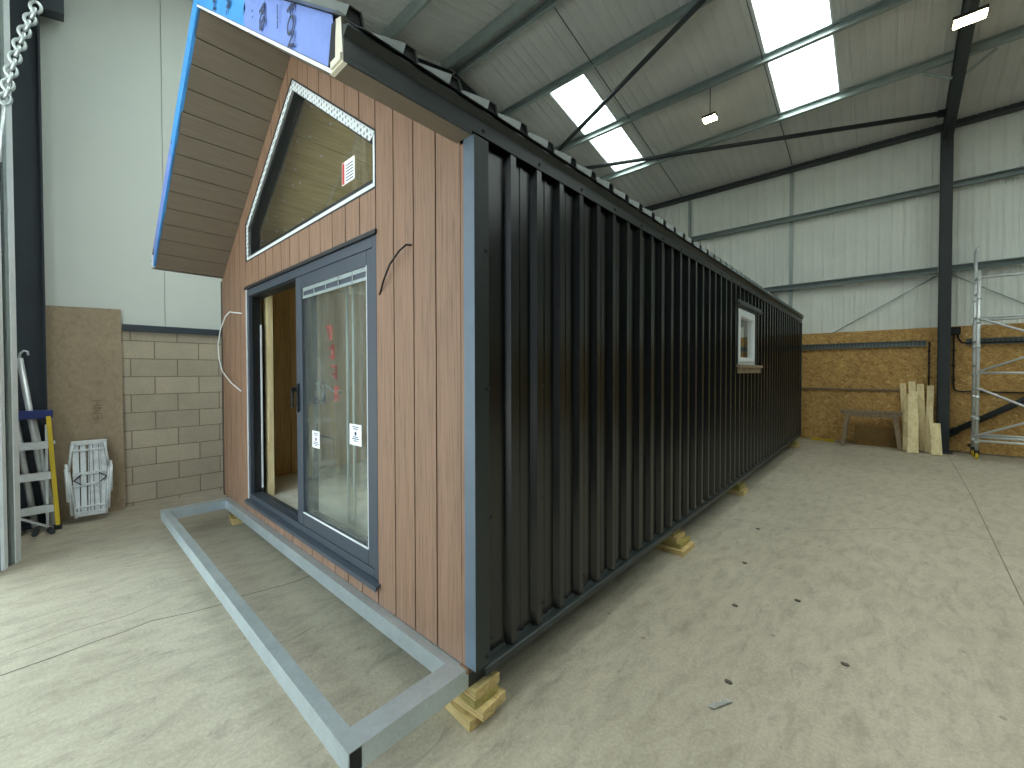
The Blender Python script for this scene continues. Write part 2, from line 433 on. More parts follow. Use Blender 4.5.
# roof: ribbed liner with rooflight strips
def roof_pt(x, y, d=0): return V((x, y, zr(y)-d))
m = MB()
def strip(x0, x1, ya, yb):
    prof = liner_profile(x0, x1)
    A = [m.bm.verts.new(roof_pt(x, ya, d)) for x, d in prof]; B = [m.bm.verts.new(roof_pt(x, yb, d)) for x, d in prof]
    for i in range(len(A)-1): m.bm.faces.new((A[i], A[i+1], B[i+1], B[i]))
    # outer skin, so that no daylight leaks through the joints
    a, b = x0, x1
    m.prism([(a, ya, zr(ya)+.02), (b, ya, zr(ya)+.02), (b, yb, zr(yb)+.02), (a, yb, zr(yb)+.02)], (0, 0, .08))
YO = YN-.35
for S_, Y_, lo, hi in ((XS, YS, YR, YE+.3), (XN, YS2, YO, YR)):
    xs = [XL-.2]+[v for q in S_ for v in q]+[XR+.2]
    for i in range(len(xs)-1):
        a, b = xs[i], xs[i+1]
        if i % 2 == 0: strip(a, b, lo, hi)
        else: strip(a, b, lo, Y_[0]); strip(a, b, Y_[1], hi)
struct(m.build('ceiling', M['liner_roof']), 'grey white ribbed roof lining on steel purlins')
n = 0
for S_, Y_ in ((XS, YS), (XN, YS2)):
    for (a, b) in S_:
        ya, yb = Y_
        n += 1
        m = MB(); prof = liner_profile(a, b, .2, .02)
        A = [m.bm.verts.new(roof_pt(x, ya, d-.03)) for x, d in prof]; B = [m.bm.verts.new(roof_pt(x, yb, d-.03)) for x, d in prof]
        for i in range(len(A)-1): m.bm.faces.new((A[i], A[i+1], B[i+1], B[i]))
        o = struct(m.build('window_%d' % n, M['rooflight']), 'bright translucent rooflight strip')
        f = MB(); e = .03
        for xx in (a, b):
            f.prism([(xx-e/2, ya, zr(ya)-.02), (xx+e/2, ya, zr(ya)-.02), (xx+e/2, yb, zr(yb)-.02), (xx-e/2, yb, zr(yb)-.02)], (0, 0, .11))
        for yy in (ya, yb):
            f.prism([(a, yy-e/2, zr(yy-e/2)-.015), (b, yy-e/2, zr(yy-e/2)-.015), (b, yy+e/2, zr(yy+e/2)-.015), (a, yy+e/2, zr(yy+e/2)-.015)], (0, 0, .1))
        f.build('window_frame', M['white'], o)

# ------------------------------------------------------------------ hall steelwork
def cee(d, f, t=.004, lip=.02):
    """C section: web on the left, flanges to the right; (right, up), up = 0 at the top"""
    return [(0, 0), (f, 0), (f, -lip), (f-t, -lip), (f-t, -t), (t, -t), (t, -d+t), (f-t, -d+t), (f-t, -d+lip), (f, -d+lip), (f, -d), (0, -d)]
PUR = 'galvanised purlins under the far roof slope'
def purlin(y, label, flip=1, x0=XL+.02, x1=XR-.02, group=PUR):
    s = 1 if y > YR else -1
    up = V((0, MR*s, 1)).normalized()
    p = V((x0, y, zr(y)-.02)); q = V((x1, y, zr(y)-.02))
    m = MB(); m.section(p, q, [(a*flip, b) for a, b in cee(.18, .065)], up)
    return tag(m.build('purlin', M['galv'], loc=p), label, 'purlin', group)
purlin(10.31, 'galvanised purlin just below the lower ends of the rooflights', 1)
purlin(8.77, 'galvanised purlin crossing the middle of the rooflights', 1)
purlin(7.19, 'galvanised purlin along the upper end of the rooflight over the cabin', 1)
purlin(YR+.17, 'galvanised purlin on the far side of the roof ridge', 1)
purlin(YR-.25, 'galvanised purlin on the near side of the roof ridge', -1)
purlin(4.0, 'galvanised purlin on the near slope, next below the ridge', -1)
purlin(2.4, 'galvanised purlin on the near roof slope over the gable front', -1)
purlin(.9, 'galvanised purlin on the near roof slope by the door wall', -1)

def ibeam(p0, p1, b, h, up, t=.012):
    m = MB(); u = h/2; w = b/2
    m.section(p0, p1, [(-w, u), (w, u), (w, u-t), (t/2, u-t), (t/2, -u+t), (w, -u+t), (w, -u), (-w, -u), (-w, -u+t), (-t/2, -u+t), (-t/2, u-t), (-w, u-t)], up)
    return m
XA, XB, XC = .878, XL+.1, XR-.1
def column(x, y, z1, label, b=.165, h=.3):
    m = ibeam((x, y, 0), (x, y, z1), b, h, (0, 1, 0)); m.box(x-.13, x+.13, y-.2, y+.16, 0, .02)
    m.box(x-b/2, x+b/2, y-h/2, y+h/2, z1-.02, z1)
    m.box(x-b/2+.002, x+b/2-.002, y-h/2+.012, y-h/2+.02, 5.75, 5.79)
    return tag(m.build('steel_column', M['darksteel'], loc=(x, y, 0)), label, 'column')
column(XA, YE-.26, 6.5, 'dark steel column on the back wall beside the leaning timber planks')
def rafter(x, label):
    lo, hi = (x, YE-.28, zr(YE-.28)-.345), (x, YR, ZR-.345)
    m = ibeam(lo, hi, .15, .26, (0, MR, 1))
    lo2 = (x, YN+.3, zr(YN+.3)-.345)
    m2 = ibeam(hi, lo2, .15, .26, (0, -MR, 1)); me = bpy.data.meshes.new('t'); m2.bm.to_mesh(me); m.bm.from_mesh(me); m2.bm.free()
    if True:   # haunch at the eaves
        y1 = YE-.1
        m.prism([(x-.006, y1, zr(y1)-.4), (x-.006, y1-1.0, zr(y1-1.0)-.45), (x-.006, y1-.1, zr(y1)-.75)], (.012, 0, 0))
    return tag(m.build('rafter', M['darksteel'], loc=(x, YR, ZR-.3)), label, 'rafter')
rafter(XA, 'dark steel rafter rising from the back wall column past a bright lamp')
rafter(XB, 'dark steel rafter of the gable end, seen over the cabin roof')

m = ibeam((XL+.05, YE-.16, 6.66), (XR-.05, YE-.16, 6.66), .2, .24, (0, 0, 1))
tag(m.build('eaves_beam', M['darksteel'], loc=(0, YE-.16, 6.66)), 'dark steel eaves beam along the top of the back wall', 'beam')

# left column in the corner by the door, with a stub of beam on top
m = MB(); m.section((XL+.11, -.19, 0), (XL+.11, -.19, zr(-.19)-.1), [(-.1, .13), (.1, .13), (.1, .115), (.008, .115), (.008, -.115), (.1, -.115), (.1, -.13), (-.1, -.13), (-.1, -.115), (-.008, -.115), (-.008, .115), (-.1, .115)], (0, 1, 0))
m.box(XL+.0, XL+.22, -.32, -.06, 0, .02)
o = tag(m.build('steel_column', M['bluesteel'], loc=(XL+.11, -.19, 0)), 'dark steel column at the left beside the tall brown board', 'column')
m = MB(); m.prism([(XL+.06, -.06, 5.52), (XL+.06, .12, 5.56), (XL+.06, .12, 6.3), (XL+.06, -.06, 6.3)], (.16, 0, 0))
m.build('bracket', M['bluesteel'], o)

def brace(p, q, r, label, name='roof_brace'):
    m = MB(); m.tube([p, q], r, 14); p, q = V(p), V(q)
    d = (q-p).normalized()
    m.bar(p-d*.12, p+d*.1, .012, .14); m.bar(q-d*.1, q+d*.12, .012, .14)
    return tag(m.build(name, M['darksteel'], loc=(p+q)/2), label, 'brace')
def rp(x, y, d): return (x, y, zr(y)-d)
brace(rp(XB, 8.78, .3), rp(XA-.06, YR+.08, .32), .045, 'dark tube brace climbing steeply to the ridge across the small rooflight')
brace(rp(XB, 9.12, .3), rp(XA-.09, 11.37, .3), .045, 'long dark tube brace running low to the head of the back wall column')
brace((XA+.12, YE-.17, .4), (2.95, YE-.17, 1.86), .055, 'thick dark tube brace rising from the column foot behind the scaffold', 'wall_brace')

def tie(x, label):
    m = MB(); m.tube([rp(x, YR+.15, .08), rp(x, YE-.25, .08)], .009, 8)
    return tag(m.build('tie_rod', M['darksteel'], loc=rp(x, 9, .08)), label, 'tie rod')
tie(-4.33, 'thin dark tie rod running down the ceiling beside the small rooflight')
tie(-1.71, 'thin dark tie rod running down the ceiling beside the large rooflight')

RAIL = 'galvanised sheeting rails on the back wall'
def rail(x0, x1, z, label):
    m = MB(); m.section((x0, YE-.09, z), (x1, YE-.09, z), [(a-.0, b) for a, b in cee(.13, .065)], (0, 0, 1))
    return tag(m.build('sheeting_rail', M['galv_dark'], loc=(x0, YE-.09, z)), label, 'rail', RAIL)
rail(XL+.1, XA-.09, 5.46, 'upper galvanised rail on the white wall, left of the dark column')
rail(XA+.09, XR-.1, 5.46, 'upper galvanised rail on the white wall, right of the dark column')
rail(XL+.1, XA-.09, 3.78, 'lower galvanised rail on the white wall, left of the dark column')
rail(XA+.09, XR-.1, 3.78, 'lower galvanised rail on the white wall, right of the dark column')
for x, l in ((-4.2, 'thin upright galvanised post on the white wall, partly behind the cabin roof'), (-1.755, 'thin upright galvanised post on the white wall above the end of the cabin')):
    m = MB(); m.section((x, YE-.03, 2.56), (x, YE-.03, 6.6), [(-.04, .0), (.04, 0), (.04, -.012), (-.028, -.012), (-.028, -.06), (-.04, -.06)], (0, 1, 0))
    tag(m.build('wall_post', M['galv'], loc=(x, YE-.03, 2.56)), l, 'post')
for a, b, l in (((-.98, YE-.045, 2.5), (.78, YE-.045, 3.62), 'thin rod rising across the white wall to the left side of the column'),
                ((.97, YE-.045, 3.62), (2.6, YE-.045, 2.42), 'thin rod falling across the white wall behind the scaffold')):
    m = MB(); m.tube([a, b], .01, 8); tag(m.build('wall_rod', M['galv'], loc=a), l, 'rod')
# stays between rafter and purlin
for sx, l in ((-1, 'short pale stay on the left side of the dark rafter'), (1, 'short pale stay on the right side of the dark rafter')):
    m = MB(); m.bar((XA+sx*.07, 10.31, zr(10.31)-.44), (XA+sx*.42, 10.31, zr(10.31)-.2), .05, .006, (0, 1, 0)); m.bar((XA+sx*.07, 10.31-.02, zr(10.31)-.44), (XA+sx*.42, 10.31-.02, zr(10.31)-.2), .006, .05, (0, 1, 0))
    tag(m.build('fly_brace', M['galv'], loc=(XA, 10.31, zr(10.31)-.3)), l, 'stay')

# galvanised cable trays, batten, conduits and sockets
def tray(x0, x1, label):
    m = MB(); y = YE-.052
    m.box(x0, x1, y-.004, y, 2.17, 2.29); m.box(x0, x1, y-.05, y-.004, 2.285, 2.29); m.box(x0, x1, y-.05, y-.004, 2.17, 2.175)
    x = x0+.04
    o = tag(m.build('cable_tray', M['galv_dark'], loc=(x0, y, 2.23)), label, 'cable tray')
    m = MB()
    while x < x1-.05: m.box(x, x+.03, y-.0055, y-.0035, 2.19, 2.27); x += .065
    so = m.build('slots', M['traydark'], o); so['kind'] = 'stuff'
    return o
tray(-5.5, .64, 'galvanised perforated tray on the brown board left of the column')
tray(1.2, 4.5, 'galvanised perforated tray on the brown board behind the scaffold')
m = MB(); m.box(XL+.1, .3, YE-.085, YE-.05, 1.215, 1.255)
tag(m.build('batten', M['oldwood'], loc=(-1, YE-.07, 1.23)), 'thin timber batten along the brown board above the trestle', 'batten')
m = MB(); m.tube([(.68, YE-.07, 2.26), (.68, YE-.07, 1.0)], .014, 8)
for z in (1.2, 1.5, 1.8, 2.05): m.box(.655, .705, YE-.09, YE-.05, z, z+.025)
tag(m.build('conduit', M['conduit'], loc=(.68, YE-.07, 1)), 'black conduit dropping down the board left of the column', 'conduit')
t = thing('socket_box', 'black socket box on the board right of the column', 'socket box', (1.04, YE-.05, 2.43))
m = MB(); m.box(.97, 1.12, YE-.13, YE-.05, 2.38, 2.53); m.build('housing', M['black'], t, .006)
m = MB(); m.box(.99, 1.1, YE-.14, YE-.13, 2.4, 2.5); m.build('cover', M['conduit'], t, .004)
m = MB(); m.tube([(1.03, YE-.08, 2.39), (1.035, YE-.08, 1.34), (1.05, YE-.08, 1.27), (1.11, YE-.08, 1.235), (3.2, YE-.08, 1.235)], .014, 8)
for z in (1.45, 1.75, 2.05): m.box(1.0, 1.06, YE-.1, YE-.05, z, z+.025)
tag(m.build('conduit', M['conduit'], loc=(1.03, YE-.08, 1.3)), 'black conduit from the socket box down and along behind the scaffold', 'conduit')
m = MB(); m.tube([(1.08, YE-.08, 2.39), (1.09, YE-.08, 2.3), (1.14, YE-.08, 2.22), (1.22, YE-.1, 2.2), (3.0, YE-.1, 2.2)], .014, 8)
tag(m.build('cable', M['conduit'], loc=(1.1, YE-.08, 2.3)), 'black cable curving from the socket box into the tray', 'cable')

# pendant LED lamps
def lamp(x, y, z, label, s=1, zt=None):
    t = thing('pendant_lamp', label, 'lamp', (x, y, z))
    zt = zt or zr(y)-.03
    m = MB(); m.tube([(x, y, z+.09), (x, y, zt)], .008, 8); m.build('cord', M['conduit'], t)
    m = MB(); m.box(x-.17*s, x+.17*s, y-.09, y+.09, z+.02, z+.07); m.tube([(x, y, z+.07), (x, y, z+.1)], .03, 10); m.build('housing', M['black'], t, .008)
    m = MB(); m.box(x-.155*s, x+.155*s, y-.08, y+.08, z-.012, z+.02); lab(m.build('lens', M['lamp'], t), 'glowing warm lens')
    return t
lamp(-2.63, 8.8, 6.66, 'small glowing lamp hanging on a cord between the two rooflights', .75)
lamp(.82, 8.5, 6.48, 'bright glowing lamp in front of the dark rafter at the top right', 1.0, zr(8.5)-.49)

# ------------------------------------------------------------------ the cabin
CX = -3.45
YF, YT, YB = 1.26, .672, 11.02            # cladding face, roof tip, back end
XRI, XLE = -1.375, -5.52                  # side faces
ZA, SL = 4.105, .7045
def zs(x): return ZA-SL*abs(x-CX)         # soffit plane
cab = thing('garden_cabin', 'long gabled cabin with brown board front and black ribbed metal side', 'cabin', (CX, 6, 0))

# deck frame (galvanised box section) with an open tube end
df = MB()
zt, zb2 = .28, .188
def tube_box(x0, x1, y0, y1, z0, z1, axis, t=.005):
    df2 = MB()
    if axis == 'x':
        df2.box(x0, x1, y0, y0+t, z0, z1); df2.box(x0, x1, y1-t, y1, z0, z1); df2.box(x0, x1, y0+t, y1-t, z0, z0+t); df2.box(x0, x1, y0+t, y1-t, z1-t, z1)
    else:
        df2.box(x0, x0+t, y0, y1, z0, z1); df2.box(x1-t, x1, y0, y1, z0, z1); df2.box(x0+t, x1-t, y0, y1, z0, z0+t); df2.box(x0+t, x1-t, y0, y1, z1-t, z1)
    return df2
deck = tube_box(-5.34, -1.415, .686, .744, zb2, zt, 'x').build('deck_frame', M['deck'], cab)
lab(deck, 'bare galvanised steel frame for a porch deck')
m = MB(); m.box(-1.42, -1.418, .692, .738, zb2+.005, zt-.005); m.build('tube_mouth_shade', M['black'], deck)  # black plate painting the dark inside of the open tube
tube_box(-1.52, -1.415, .744, 1.21, zb2, zt-.001, 'y').build('side_rail', M['deck'], deck)
tube_box(-5.34, -5.235, .744, 1.21, zb2, zt-.001, 'y').build('side_rail', M['deck'], deck)
MB().box(-5.34, -1.415, 1.21, 1.262, zb2, zt-.0005).build('back_rail', M['deck'], deck)
# chassis
m = MB()
for x in (-1.515, -5.42): m.box(x, x+.1, 1.263, YB, zb2, zt)
for y in (3.7, 6.1, 8.5, 10.9): m.box(-5.32, -1.515, y, y+.1, zb2, zt-.004)
for x in (-1.81, -5.1): m.box(x, x+.08, 1.7, YB-.6, .012, zb2)  # unseen bearers added to darken the floor strip under the cabin
m.build('chassis', M['darksteel'], cab)

# front cladding: vertical boards cut round the openings
DLX, DRX, DB, DT = -4.645, -2.2, .405, 2.465
WLX, WRX, WB = -4.615, -2.207, 2.728
WAX = -3.43
def wtop(x): return 3.06+.855*(1-abs(x-WAX)/1.2)
m = MB(); bp = []
xs_b = [-1.459-.187*k for k in range(0, 23)]
for x1 in xs_b:
    x0 = max(x1-.187+.0095, XLE+.015)
    if x0 >= x1-.01: continue
    cuts = sorted([x0, x1]+[c for c in (DLX, DRX, WLX, WRX, WAX, CX) if x0 < c < x1])
    for a, b in zip(cuts, cuts[1:]):
        c = (a+b)/2
        ranges = [(lambda x: .283), ]
        segs = []
        ind, inw = DLX < c < DRX, WLX < c < WRX
        top = lambda x: zs(x)
        if ind and inw: segs = [(lambda x: .283, lambda x: DB), (lambda x: DT, lambda x: WB), (wtop, top)]
        elif ind: segs = [(lambda x: .283, lambda x: DB), (lambda x: DT, top)]
        elif inw: segs = [(lambda x: .283, lambda x: WB), (wtop, top)]
        else: segs = [(lambda x: .283, top)]
        for lo, hi in segs:
            m.prism([(a, YF, lo(a)), (b, YF, lo(b)), (b, YF, hi(b)), (a, YF, hi(a))], (0, .02, 0))
clad = m.build('front_cladding', M['clad'], cab)
# dark backing seen in the grooves (wall behind the boards)
m = MB()
def gable_piece(a, b, lo, hi, y, d): m.prism([(a, y, lo(a)), (b, y, lo(b)), (b, y, hi(b)), (a, y, hi(a))], (0, d, 0))
K = lambda v: (lambda x: v)
for a, b in zip([XLE+.03, DLX, CX, DRX], [DLX, CX, DRX, -1.43]):
    mid = (a+b)/2
    if DLX < mid < DRX:
        gable_piece(a, b, K(.285), K(DB), YF+.02, .1); gable_piece(a, b, K(DT), K(WB), YF+.02, .1)
    else: gable_piece(a, b, K(.285), zs, YF+.02, .1)
for a, b in ((WLX, WAX), (WAX, CX), (CX, WRX), (WRX, DRX)):
    if b > a: gable_piece(a, b, wtop, zs, YF+.02, .1)
m.build('wall_backing', M['groove'], cab)
# strip of board end at the foot of the corner
m = MB(); m.box(-1.455, -1.428, YF, YF+.02, .283, zs(-1.44)); m.box(-1.46, -1.405, YF-.012, YF+.03, .262, .285); m.build('corner_batten', M['clad'], cab)
# corner trim
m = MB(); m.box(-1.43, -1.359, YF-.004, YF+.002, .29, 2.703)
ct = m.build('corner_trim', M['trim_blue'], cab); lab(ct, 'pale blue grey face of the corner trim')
m = MB(); m.box(-1.363, -1.358, YF-.0035, YF+.085, .29, 2.703); m.build('trim_return', M['black_trim'], ct)
m = MB(); m.box(XLE-.01, XLE+.03, YF-.004, YF+.05, .272, 2.66); m.build('corner_trim', M['black_trim'], cab)

# black box profile side cladding
PX = XRI-.034
def side_profile(y0, y1):
    pts = [(PX, y0)]; y = 1.497
    while y < y1-.12:
        pts += [(PX, y-.075), (PX+.003, y-.068), (PX+.003, y-.045), (PX, y-.038)] if False else []
        pts += [(PX, y), (XRI, y+.019), (XRI, y+.058), (PX, y+.077)]
        # small stiffener in the pan
        if y+.19 < y1: pts += [(PX, y+.118), (PX+.004, y+.124), (PX+.004, y+.146), (PX, y+.152)]
        y += .2062
    pts.append((PX, y1)); return pts
WY0, WY1, WZ0, WZ1 = 5.75, 6.715, 1.725, 2.455
prof = side_profile(YF+.03, YB)
def inter(prof, yv):
    out = []
    for a, b in zip(prof, prof[1:]):
        out.append(a)
        if a[1] < yv < b[1]:
            t = (yv-a[1])/(b[1]-a[1]); out.append((a[0]+(b[0]-a[0])*t, yv))
    out.append(prof[-1]); return out
prof = inter(inter(prof, WY0), WY1)
m = MB()
for a, b in zip(prof, prof[1:]):
    mid = (a[1]+b[1])/2
    rngs = [(.285, WZ0), (WZ1, 2.76)] if WY0 < mid < WY1 else [(.285, 2.76)]
    for z0, z1 in rngs:
        m.poly([(a[0], a[1], z0), (b[0], b[1], z0), (b[0], b[1], z1), (a[0], a[1], z1)])
bmesh.ops.remove_doubles(m.bm, verts=m.bm.verts, dist=1e-5)
side = m.build('side_cladding', M['black_sheet'], cab); lab(side, 'black ribbed metal side sheeting')
# wall behind the sheet
m = MB()
for (a, b, z0, z1) in ((YF+.03, WY0, .285, 2.75), (WY1, YB, .285, 2.75), (WY0, WY1, .285, WZ0), (WY0, WY1, WZ1, 2.75)):
    m.box(PX-.12, PX-.004, a, b, z0, z1)
m.build('side_wall', M['groove'], cab)
m = MB(); m.box(XLE+.002, XLE+.1, YF+.05, 3.5, .285, 2.68); m.box(XLE+.002, XLE+.1, 5.1, YB, .285, 2.68); m.box(XLE+.002, XLE+.1, 3.5, 5.1, 2.4, 2.68); m.box(XLE+.002, XLE+.1, 3.5, 5.1, .285, .5); m.build('side_cladding', M['black_sheet'], cab)  # opening in this unseen side added to light the cabin inside
m = MB(); m.box(XLE, -4.9, YB, YB+.03, .285, 2.7); m.box(-2.0, XRI, YB, YB+.03, .285, 2.7); m.prism([(XLE, YB, 2.7), (XRI, YB, 2.7), (CX, YB, ZA+.05)], (0, .03, 0)); m.build('rear_cladding', M['black_sheet'], cab)  # unseen rear opening added to let more light in
m = MB(); m.box(XRI-.04, XRI+.012, YB-.03, YB+.035, .27, 2.72); m.build('corner_trim', M['black_trim'], cab)
# screws: one mesh shared by copies, sub-parts of the sheeting
sm = MB(); sm.disc((0, 0, 0), (1, 0, 0), .0095, .003, 10); sm.disc((.003, 0, 0), (1, 0, 0), .0055, .005, 6)
bmesh.ops.recalc_face_normals(sm.bm, faces=sm.bm.faces)
smesh = bpy.data.meshes.new('screw'); sm.bm.to_mesh(smesh); sm.bm.free(); smesh.materials.append(M['black'])
def screw(parent, p):
    o = bpy.data.objects.new('screw', smesh); COL.objects.link(o); o.parent = parent; o.location = V(p)-wloc(parent)
yy = [1.4]+[1.812+.2062*k for k in (0, 2, 3, 5, 7, 9, 11, 13, 15, 17, 19)]
for z in (2.195, 1.57, .95, .36):
    for y in yy[:9]:
        if WY0-.2 < y < WY1+.2: continue
        screw(side, (PX, y, z))
for z in (2.2, 1.57, .33): screw(side, (-1.358, 1.325, z))
# drip flashing under the sheet
m = MB(); m.sheet([(PX-.004, YF+.06, .30), (PX+.01, YF+.06, .279), (-1.366, YF+.06, .275), (-1.36, YF+.06, .27), (-1.358, YF+.06, .238), (-1.366, YF+.06, .234)], (0, YB-YF-.06, 0))
m.box(-1.364, -1.3585, YF+.0599, YB, .238, .27); m.box(-1.43, -1.365, YF+.0599, YB, .262, .272)
lab(m.build('drip_flashing', M['black_trim'], cab), 'dark folded drip flashing along the foot of the side')

# small side window
sw = MB(); x0, x1 = PX-.05, XRI+.004
def ring(m, xa, xb, y0, y1, z0, z1, t):
    m.box(xa, xb, y0, y0+t, z0, z1); m.box(xa, xb, y1-t, y1, z0, z1); m.box(xa, xb, y0+t, y1-t, z0, z0+t); m.box(xa, xb, y0+t, y1-t, z1-t, z1)
ring(sw, PX-.04, XRI-.006, WY0, WY1, WZ0, WZ1, .05)
ring(sw, PX-.04, XRI+.01, WY0+.045, WY1-.09, WZ0+.05, WZ1-.05, .055)
swo = sw.build('side_window', M['white'], cab, .004); lab(swo, 'small white framed window in the black side')
m = MB(); m.box(PX+.0, PX+.006, WY0+.09, WY1-.13, WZ0+.09, WZ1-.09); m.build('pane', M['glass_plain'], swo)
m = MB(); m.box(PX-.04, XRI+.005, WY1-.02, WY1+.005, WZ0, WZ1); m.box(PX-.03, XRI-.0, WY1-.09, WY1-.05, WZ0+.06, WZ1-.06); m.build('gasket', M['black'], swo)
m = MB(); m.box(PX-.03, XRI+.035, WY0-.04, WY1+.3, WZ0-.015, WZ0+.008); m.box(XRI+.006, XRI+.012, WY0-.04, WY1+.27, WZ0-.1, WZ0-.015); m.box(XRI+.028, XRI+.035, WY0-.04, WY1+.3, WZ0-.03, WZ0-.015)
lab(m.build('window_sill', M['oldwood'], swo), 'brown grey sill flashing')
m = MB(); m.box(PX, XRI+.03, WY0-.03, WY1+.3, WZ1+.035, WZ1+.06); m.box(XRI+.002, XRI+.01, WY0-.03, WY1+.3, WZ1+.06, WZ1+.1); m.build('head_flashing', M['black_trim'], swo)
m = MB(); ring(m, PX, XRI+.006, WY0-.03, WY1+.05, WZ0-.02, WZ1+.04, .032); m.build('reveal_trim', M['black_trim'], swo)

# --- roof: soffit boards in the overhang
RT, LT = CX+1.985, CX-1.985
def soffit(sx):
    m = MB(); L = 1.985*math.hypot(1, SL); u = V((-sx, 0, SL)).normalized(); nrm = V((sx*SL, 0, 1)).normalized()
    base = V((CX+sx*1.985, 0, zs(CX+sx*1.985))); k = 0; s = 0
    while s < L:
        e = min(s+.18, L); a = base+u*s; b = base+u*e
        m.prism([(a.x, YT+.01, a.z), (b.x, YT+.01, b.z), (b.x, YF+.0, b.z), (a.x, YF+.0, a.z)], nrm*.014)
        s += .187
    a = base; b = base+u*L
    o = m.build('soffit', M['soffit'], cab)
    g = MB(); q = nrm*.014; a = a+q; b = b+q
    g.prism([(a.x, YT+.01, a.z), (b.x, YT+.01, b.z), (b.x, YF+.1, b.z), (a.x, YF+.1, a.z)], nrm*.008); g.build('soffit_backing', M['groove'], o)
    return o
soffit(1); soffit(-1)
# eave undersides: level boards
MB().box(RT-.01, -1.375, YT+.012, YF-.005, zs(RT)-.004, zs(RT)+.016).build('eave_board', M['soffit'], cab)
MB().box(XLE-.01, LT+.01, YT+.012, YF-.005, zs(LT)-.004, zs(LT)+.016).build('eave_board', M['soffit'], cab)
# solid roof deck; unseen opening added in the hidden slope to light the inside
RL = (4.6, 8.4)
for sx in (1, -1):
    m = MB(); e = CX+sx*2.04
    def deck_piece(xa, xb, ya, yb):
        m.prism([(xa, ya, zs(xa)+.04), (xb, ya, zs(xb)+.04), (xb, ya, zs(xb)+.195), (xa, ya, zs(xa)+.195)], (0, yb-ya, 0))
    if sx > 0: deck_piece(e, CX, YT+.03, YB+.03)
    else:
        deck_piece(e, CX, YT+.03, RL[0]); deck_piece(e, CX, RL[1], YB+.03); deck_piece(e, CX-1.7, RL[0], RL[1]); deck_piece(CX-.25, CX, RL[0], RL[1])
    m.build('roof_deck', M['groove'], cab)
# front rake: pale edge strip, membrane
for sx in (1, -1):
    m = MB(); e = CX+sx*1.985
    hh = .017 if sx > 0 else .006
    m.prism([(e, YT, zs(e)), (CX, YT, ZA), (CX, YT, ZA+hh), (e, YT, zs(e)+hh)], (0, .02, 0))
    es = m.build('edge_strip', M['white'] if sx > 0 else M['membrane2'], cab)
    if sx > 0: lab(es, 'white strip along the edge of the soffit')
    def memb(xa, xb, mat):
        m = MB(); n = 14
        rows = []
        for i in range(n+1):
            x = xa+(xb-xa)*i/n; row = []
            for j in range(5):
                t = j/4; row.append(m.bm.verts.new((x, YT+.004-.006*math.sin(i*1.7+j*2.1)*math.sin(math.pi*t), zs(x)+(.02 if sx > 0 else .006)+t*(.19 if sx > 0 else .2))))
            rows.append(row)
        for A, B in zip(rows, rows[1:]):
            for j in range(4):
                f = m.bm.faces.new((A[j], B[j], B[j+1], A[j+1])); f.smooth = True
        return m.build('membrane', mat, cab)
    xsplit = CX+sx*.99
    lab(memb(CX, xsplit, M['membrane2']), 'bright blue breather membrane'); mm = lab(memb(xsplit, e, M['membrane']), 'lilac blue printed breather membrane')
    # printing, running up the face
    if sx == 1:
        sl = math.atan(SL)
        def rot(x, dz, body, size, bold=.0, tilt=math.pi/2):
            R = Matrix.Translation(V((x, YT-.0045, zs(x)+dz))) @ Matrix.Rotation(math.pi/2, 4, 'X') @ Matrix.Rotation(-tilt, 4, 'Z')
            text_mesh('lettering', body, size, M['ink'], mm, R, bold)
        rot(-1.83, .105, 'FOV', .1, .0015); rot(-2.17, .10, 'RS', .1, .003)
        rot(-1.97, .13, 'Internal face', .02); rot(-2.3, .1, '- -', .05)
        rot(-2.72, .10, 'FR', .085, .002); rot(-3.0, .10, 'FOV', .085, .002)
# end panel at the right eave tip with the dark fold beside it
m = MB(); z0 = zs(RT); m.prism([(RT-.004, YT-.004, z0-.004), (-1.372, YT-.004, z0-.004), (-1.384, YT-.004, z0+.155), (RT+.04, YT-.004, z0+.165), (RT+.035, YT-.004, z0+.04)], (0, .016, 0))
m.box(-1.45, -1.376, YT-.012, YT-.004, z0+.002, z0+.026)
lab(m.build('eave_end_panel', M['cream'], cab), 'cream coloured end of the eave box')
m = MB(); m.prism([(RT-.018, YT-.005, z0+.03), (RT+.03, YT-.005, z0+.03), (RT+.044, YT-.005, z0+.16), (RT+.012, YT-.005, z0+.165)], (0, .006, 0)); m.build('membrane_fold', M['black'], cab)
m = MB(); m.prism([(LT+.004, YT-.004, z0-.004), (LT-.09, YT-.004, z0-.004), (LT-.08, YT-.004, z0+.1), (LT-.02, YT-.004, z0+.12)], (0, .016, 0)); m.build('eave_end_panel', M['white'], cab)
# eaves fascia flashing, right
def fascia(sx, x, z):
    m = MB(); p = [(x-sx*.004, z), (x, z), (x, z+.066), (x+sx*.028, z+.088), (x+sx*.028, z+.094), (x-sx*.05, z+.12), (x-sx*.05, z+.06)]
    m.prism([(a, YT-.002, b) for a, b in p], (0, YB-YT+.05, 0))
    return m.build('eaves_fascia', M['black_trim'], cab)
fa = fascia(1, -1.37, 2.722); fascia(-1, XLE-.01, 2.70)
for k in range(24): screw(fa, (-1.37, 1.323+.412*k, 2.747))
# lip of the fascia lower in the overhang
MB().box(-1.378, -1.3705, YT-.002, YF-.004, 2.704, 2.724).build('fascia_lip', M['black_trim'], cab)

